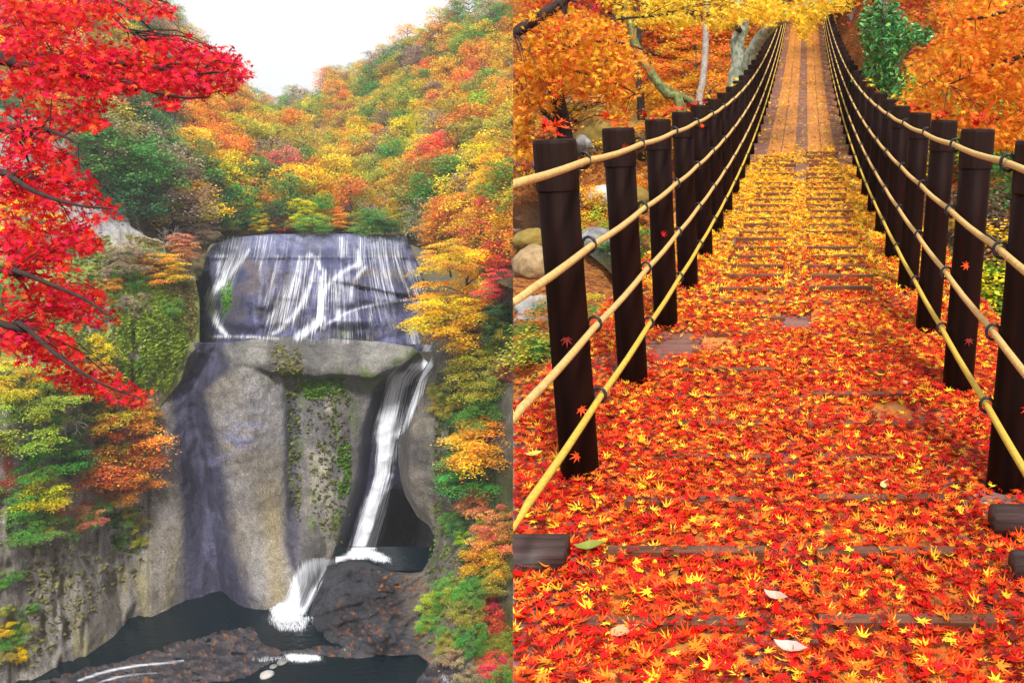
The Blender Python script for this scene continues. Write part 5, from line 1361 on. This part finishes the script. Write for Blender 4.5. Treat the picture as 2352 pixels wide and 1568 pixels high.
# evergreen shrub on the right
base = at_y(2045, 255, 14.5); base[2] = ground(base[0], base[1]) - .05
gs = empty('camellia_shrub', base); tag(gs, 'glossy dark green shrub beside the right railing', 'shrub')
lb = [branch(gs, [base - np.array([0, 0, .2])] + px_path(P_(2045, 200, 2035, 130, 2030, 60, 2030, 10), 14.5), [.05, .045, .035, .02, .01], M['bark'], 14, 6, 'stem'),
      branch(gs, px_path(P_(2045, 190, 2075, 130, 2120, 90), 14.4), [.03, .02, .01], M['bark'], 10, 6, 'stem'), branch(gs, px_path(P_(2040, 200, 2005, 150, 1985, 80), 14.4), [.03, .02, .01], M['bark'], 10, 6, 'stem')]
GP = [P_(1968, 60, 1985, 20, 2000, -10, 2055, 0, 2075, 40, 2095, 60, 2160, 70, 2140, 95, 2085, 110, 2055, 150, 2085, 190, 2075, 230, 2040, 265, 1990, 240, 1962, 190, 1990, 130)]
def pal_gr(C, R): return pick([(.035, .15, .035), (.06, .26, .05), (.02, .08, .025), (.12, .36, .06)], len(C), [.4, .3, .15, .15])
cl = clusters(GP, 210, (13.2, 15.4), 33); C, _ = spray(cl, 26, .30, .10, 34)
leafy(gs, C, GP, pal_gr, None, .085, OVAL, 35, M['gloss'], M['leafobj'], 0, (.6, .4), False, 6)
twigs(gs, cl, lb, M['bark'], .008, 2)
# orange maple on the right
base = at_y(2560, 500, 9.5); base[2] = ground(base[0], base[1]) - .05
rmp = empty('amber_maple', base); tag(rmp, 'orange and amber maple spreading over the right railing of the footbridge', 'tree')
tk = branch(rmp, [base - np.array([0, 0, .3])] + px_path(P_(2550, 400, 2520, 200, 2500, 0, 2480, -150), 9.5), [.13, .11, .09, .07, .05], M['barkdark'], 14, 8, 'trunk')
lb = [branch(rmp, px_path(P_(2530, 260, 2420, 110, 2352, 128, 2270, 155, 2180, 195), [9.5, 9, 8.6, 8.4, 8.2]), [.05, .03, .022, .015, .006], M['barkdark'], 16, 6),
      branch(rmp, px_path(P_(2510, 60, 2420, -10, 2352, 10, 2260, 40, 2160, 50), [9.5, 9, 8.6, 8.4, 8.4]), [.05, .03, .022, .015, .006], M['barkdark'], 16, 6),
      branch(rmp, px_path(P_(2530, 300, 2430, 130, 2352, 132, 2290, 165, 2210, 160), [9.5, 9, 8.8, 8.6, 8.6]), [.04, .025, .018, .012, .005], M['barkdark'], 16, 6),
      branch(rmp, px_path(P_(2540, 330, 2430, 270, 2340, 280, 2260, 270), [9.5, 9, 8.8, 8.6]), [.04, .022, .014, .005], M['barkdark'], 16, 6)]
RP = [P_(2165, 70, 2150, 20, 2170, -20, 2400, -20, 2400, 330, 2352, 340, 2300, 350, 2230, 300, 2150, 310, 2110, 275, 2060, 240, 2085, 190, 2075, 150, 2120, 115)]
cl = clusters(RP, 350, (7.6, 11), 43, 70); C, _ = spray(cl, 36, .3, .04, 44)
def pal_ra(C, R): return pick([(.74, .18, .016), (.80, .38, .022), (.66, .09, .012), (.76, .27, .02)], len(C), [.3, .32, .1, .28])
leafy(rmp, C, RP, pal_ra, None, .05, STAR7, 45, M['leaf'], M['leafobj'], 250, (.7, .4), False, 7)
twigs(rmp, cl, lb, M['barkdark'], .006, 3)
# maples on the slope behind the bridge
BG = [crown_proto(500 + k, 34, 9000, .019, .10, 1.2, STAR5, 1.0, .06) for k in range(3)]
def slope_tree(u_, y_, h, w, c, label, name='maple_tree', proto=None, sink=.1, group=None):
    x_ = (u_ - U0) / FOC * (y_ * CT) ; x_ = at_y(u_, 200, y_)[0]
    z_ = float(ground(x_, y_))
    if x_ - w * .55 < west_edge(y_, z_ + h): x_ = west_edge(y_, z_ + h * .5) + w * .56
    plant(proto or random.choice(BG), (x_, y_, z_ - sink), h, w, c, name, label, group, None, 'tree' if proto is None else 'shrub')
FIRE, AMB = (.62, .13, .02), (.70, .30, .025)
for (u_, y_, h, w, c, lab) in ((1215, 33, 6.5, 6, FIRE, 'fiery orange maple on the slope behind the dark boulders'), (1330, 36, 7, 6.5, ORG, 'orange maple at the top of the dark hollow'), (1420, 33, 6, 6, AMB, 'amber maple behind the leaning mossy tree'), (1500, 40, 8, 7, FIRE, 'fiery orange maple high behind the leaning tree'),
                             (1580, 35, 6, 6, ORG, 'orange maple behind the slender pale trunk'), (1660, 40, 7, 6.5, FIRE, 'fiery maple between the pale trunk and the lichen maple'), (1740, 46, 8, 7, AMB, 'amber maple behind the lichen maple'), (1250, 46, 9, 9, ORG, 'tall orange maple uphill of the hollow'), (1400, 50, 10, 10, FIRE, 'tall fiery maple uphill of the mossy tree'),
                             (1560, 54, 10, 10, ORG, 'tall orange maple uphill of the pale trunk'), (1700, 56, 10, 10, AMB, 'tall amber maple uphill of the lichen maple'), (1860, 62, 11, 12, AMB, 'amber maple beyond the end of the bridge'), (1960, 44, 8, 6, AMB, 'amber maple beside the far end of the bridge'), (2060, 36, 7, 6, ORG, 'orange maple behind the glossy shrub'),
                             (2130, 28, 6, 5.5, AMB, 'amber maple between glossy shrub and right maple'), (2250, 24, 6, 6, ORG, 'orange maple behind the right railing maple'), (2360, 20, 6, 6, FIRE, 'fiery maple behind the right railing maple'), (2150, 46, 9, 9, ORG, 'tall orange maple high on the right slope'), (2320, 36, 9, 9, AMB, 'tall amber maple high on the right slope'), (1990, 56, 10, 10, FIRE, 'tall fiery maple beyond the right end of the bridge')):
    slope_tree(u_, y_, h, w, c, lab)
R = np.random.default_rng(91)
for k in range(46):
    y_ = R.uniform(25, 50); u_ = R.uniform(1190, 1800) if k % 3 else R.uniform(1930, 2400)
    if abs(at_y(u_, 200, y_)[0] - bx(y_)) < 2.3: continue
    c, n_ = [(FIRE, 'fiery'), (AMB, 'amber'), (ORG, 'orange'), (AMB, 'amber')][R.integers(4)]
    side = 'left' if u_ < 1850 else 'right'
    lab = 'low %s maple sapling on the leafy slope %s of the bridge' % (n_, side)
    x_ = at_y(u_, 200, y_)[0]; h_ = R.uniform(1.6, 3.4); w_ = R.uniform(2.2, 4.0); z_ = float(ground(x_, y_))
    x_ = max(x_, west_edge(y_, z_ + h_ * .5) + w_ * .56)
    plant(random.choice(BG), (x_, y_, float(ground(x_, y_)) - .1), h_, w_, c, 'maple_sapling', lab, '%s saplings %s of the bridge' % (n_, side))
for k in range(26):
    y_ = R.uniform(9, 20); u_ = R.uniform(2080, 2420)
    c = [LIME, OLIV, GRN, GOLD, DUSK][R.integers(5)]
    if bx(y_) + 1.5 > at_y(u_, 300, y_)[0]: continue
    slope_tree(u_, y_, R.uniform(.9, 1.7), R.uniform(1.1, 1.8), c, '%s shrub on the bank behind the right railing' % CN[c], 'shrub', BUSH[R.integers(3)], .1, '%s shrubs behind the right railing' % CN[c])
for (u_, y_, h, w, c, lab) in ((1200, 9.5, .9, 1.2, LIME, 'yellow green shrub below the left edge of the deck'), (1250, 10.5, .8, 1.1, GRN, 'green shrub under the left posts'), (1215, 11.5, .7, 1.0, ORG, 'orange tinted shrub in front of the pale stones'), (1290, 12.5, .7, 1.0, GOLD, 'golden shrub between the first two left posts'), (1400, 21, 1.3, 1.6, LIME, 'yellow green shrub on the stream bank behind the second post'), (1440, 19, 1.0, 1.3, GRN, 'green shrub by the stream behind the second post'),
                             (1330, 22.5, 1.2, 1.5, GOLD, 'golden shrub on the far stream bank'), (1200, 24.5, 1.5, 1.6, DGRN, 'dark green shrub over the dark pool'), (1480, 24, 1.0, 1.4, ORG, 'orange shrub behind the third left post')):
    slope_tree(u_, y_, h, w, c, lab, 'shrub', BUSH[R.integers(3)])
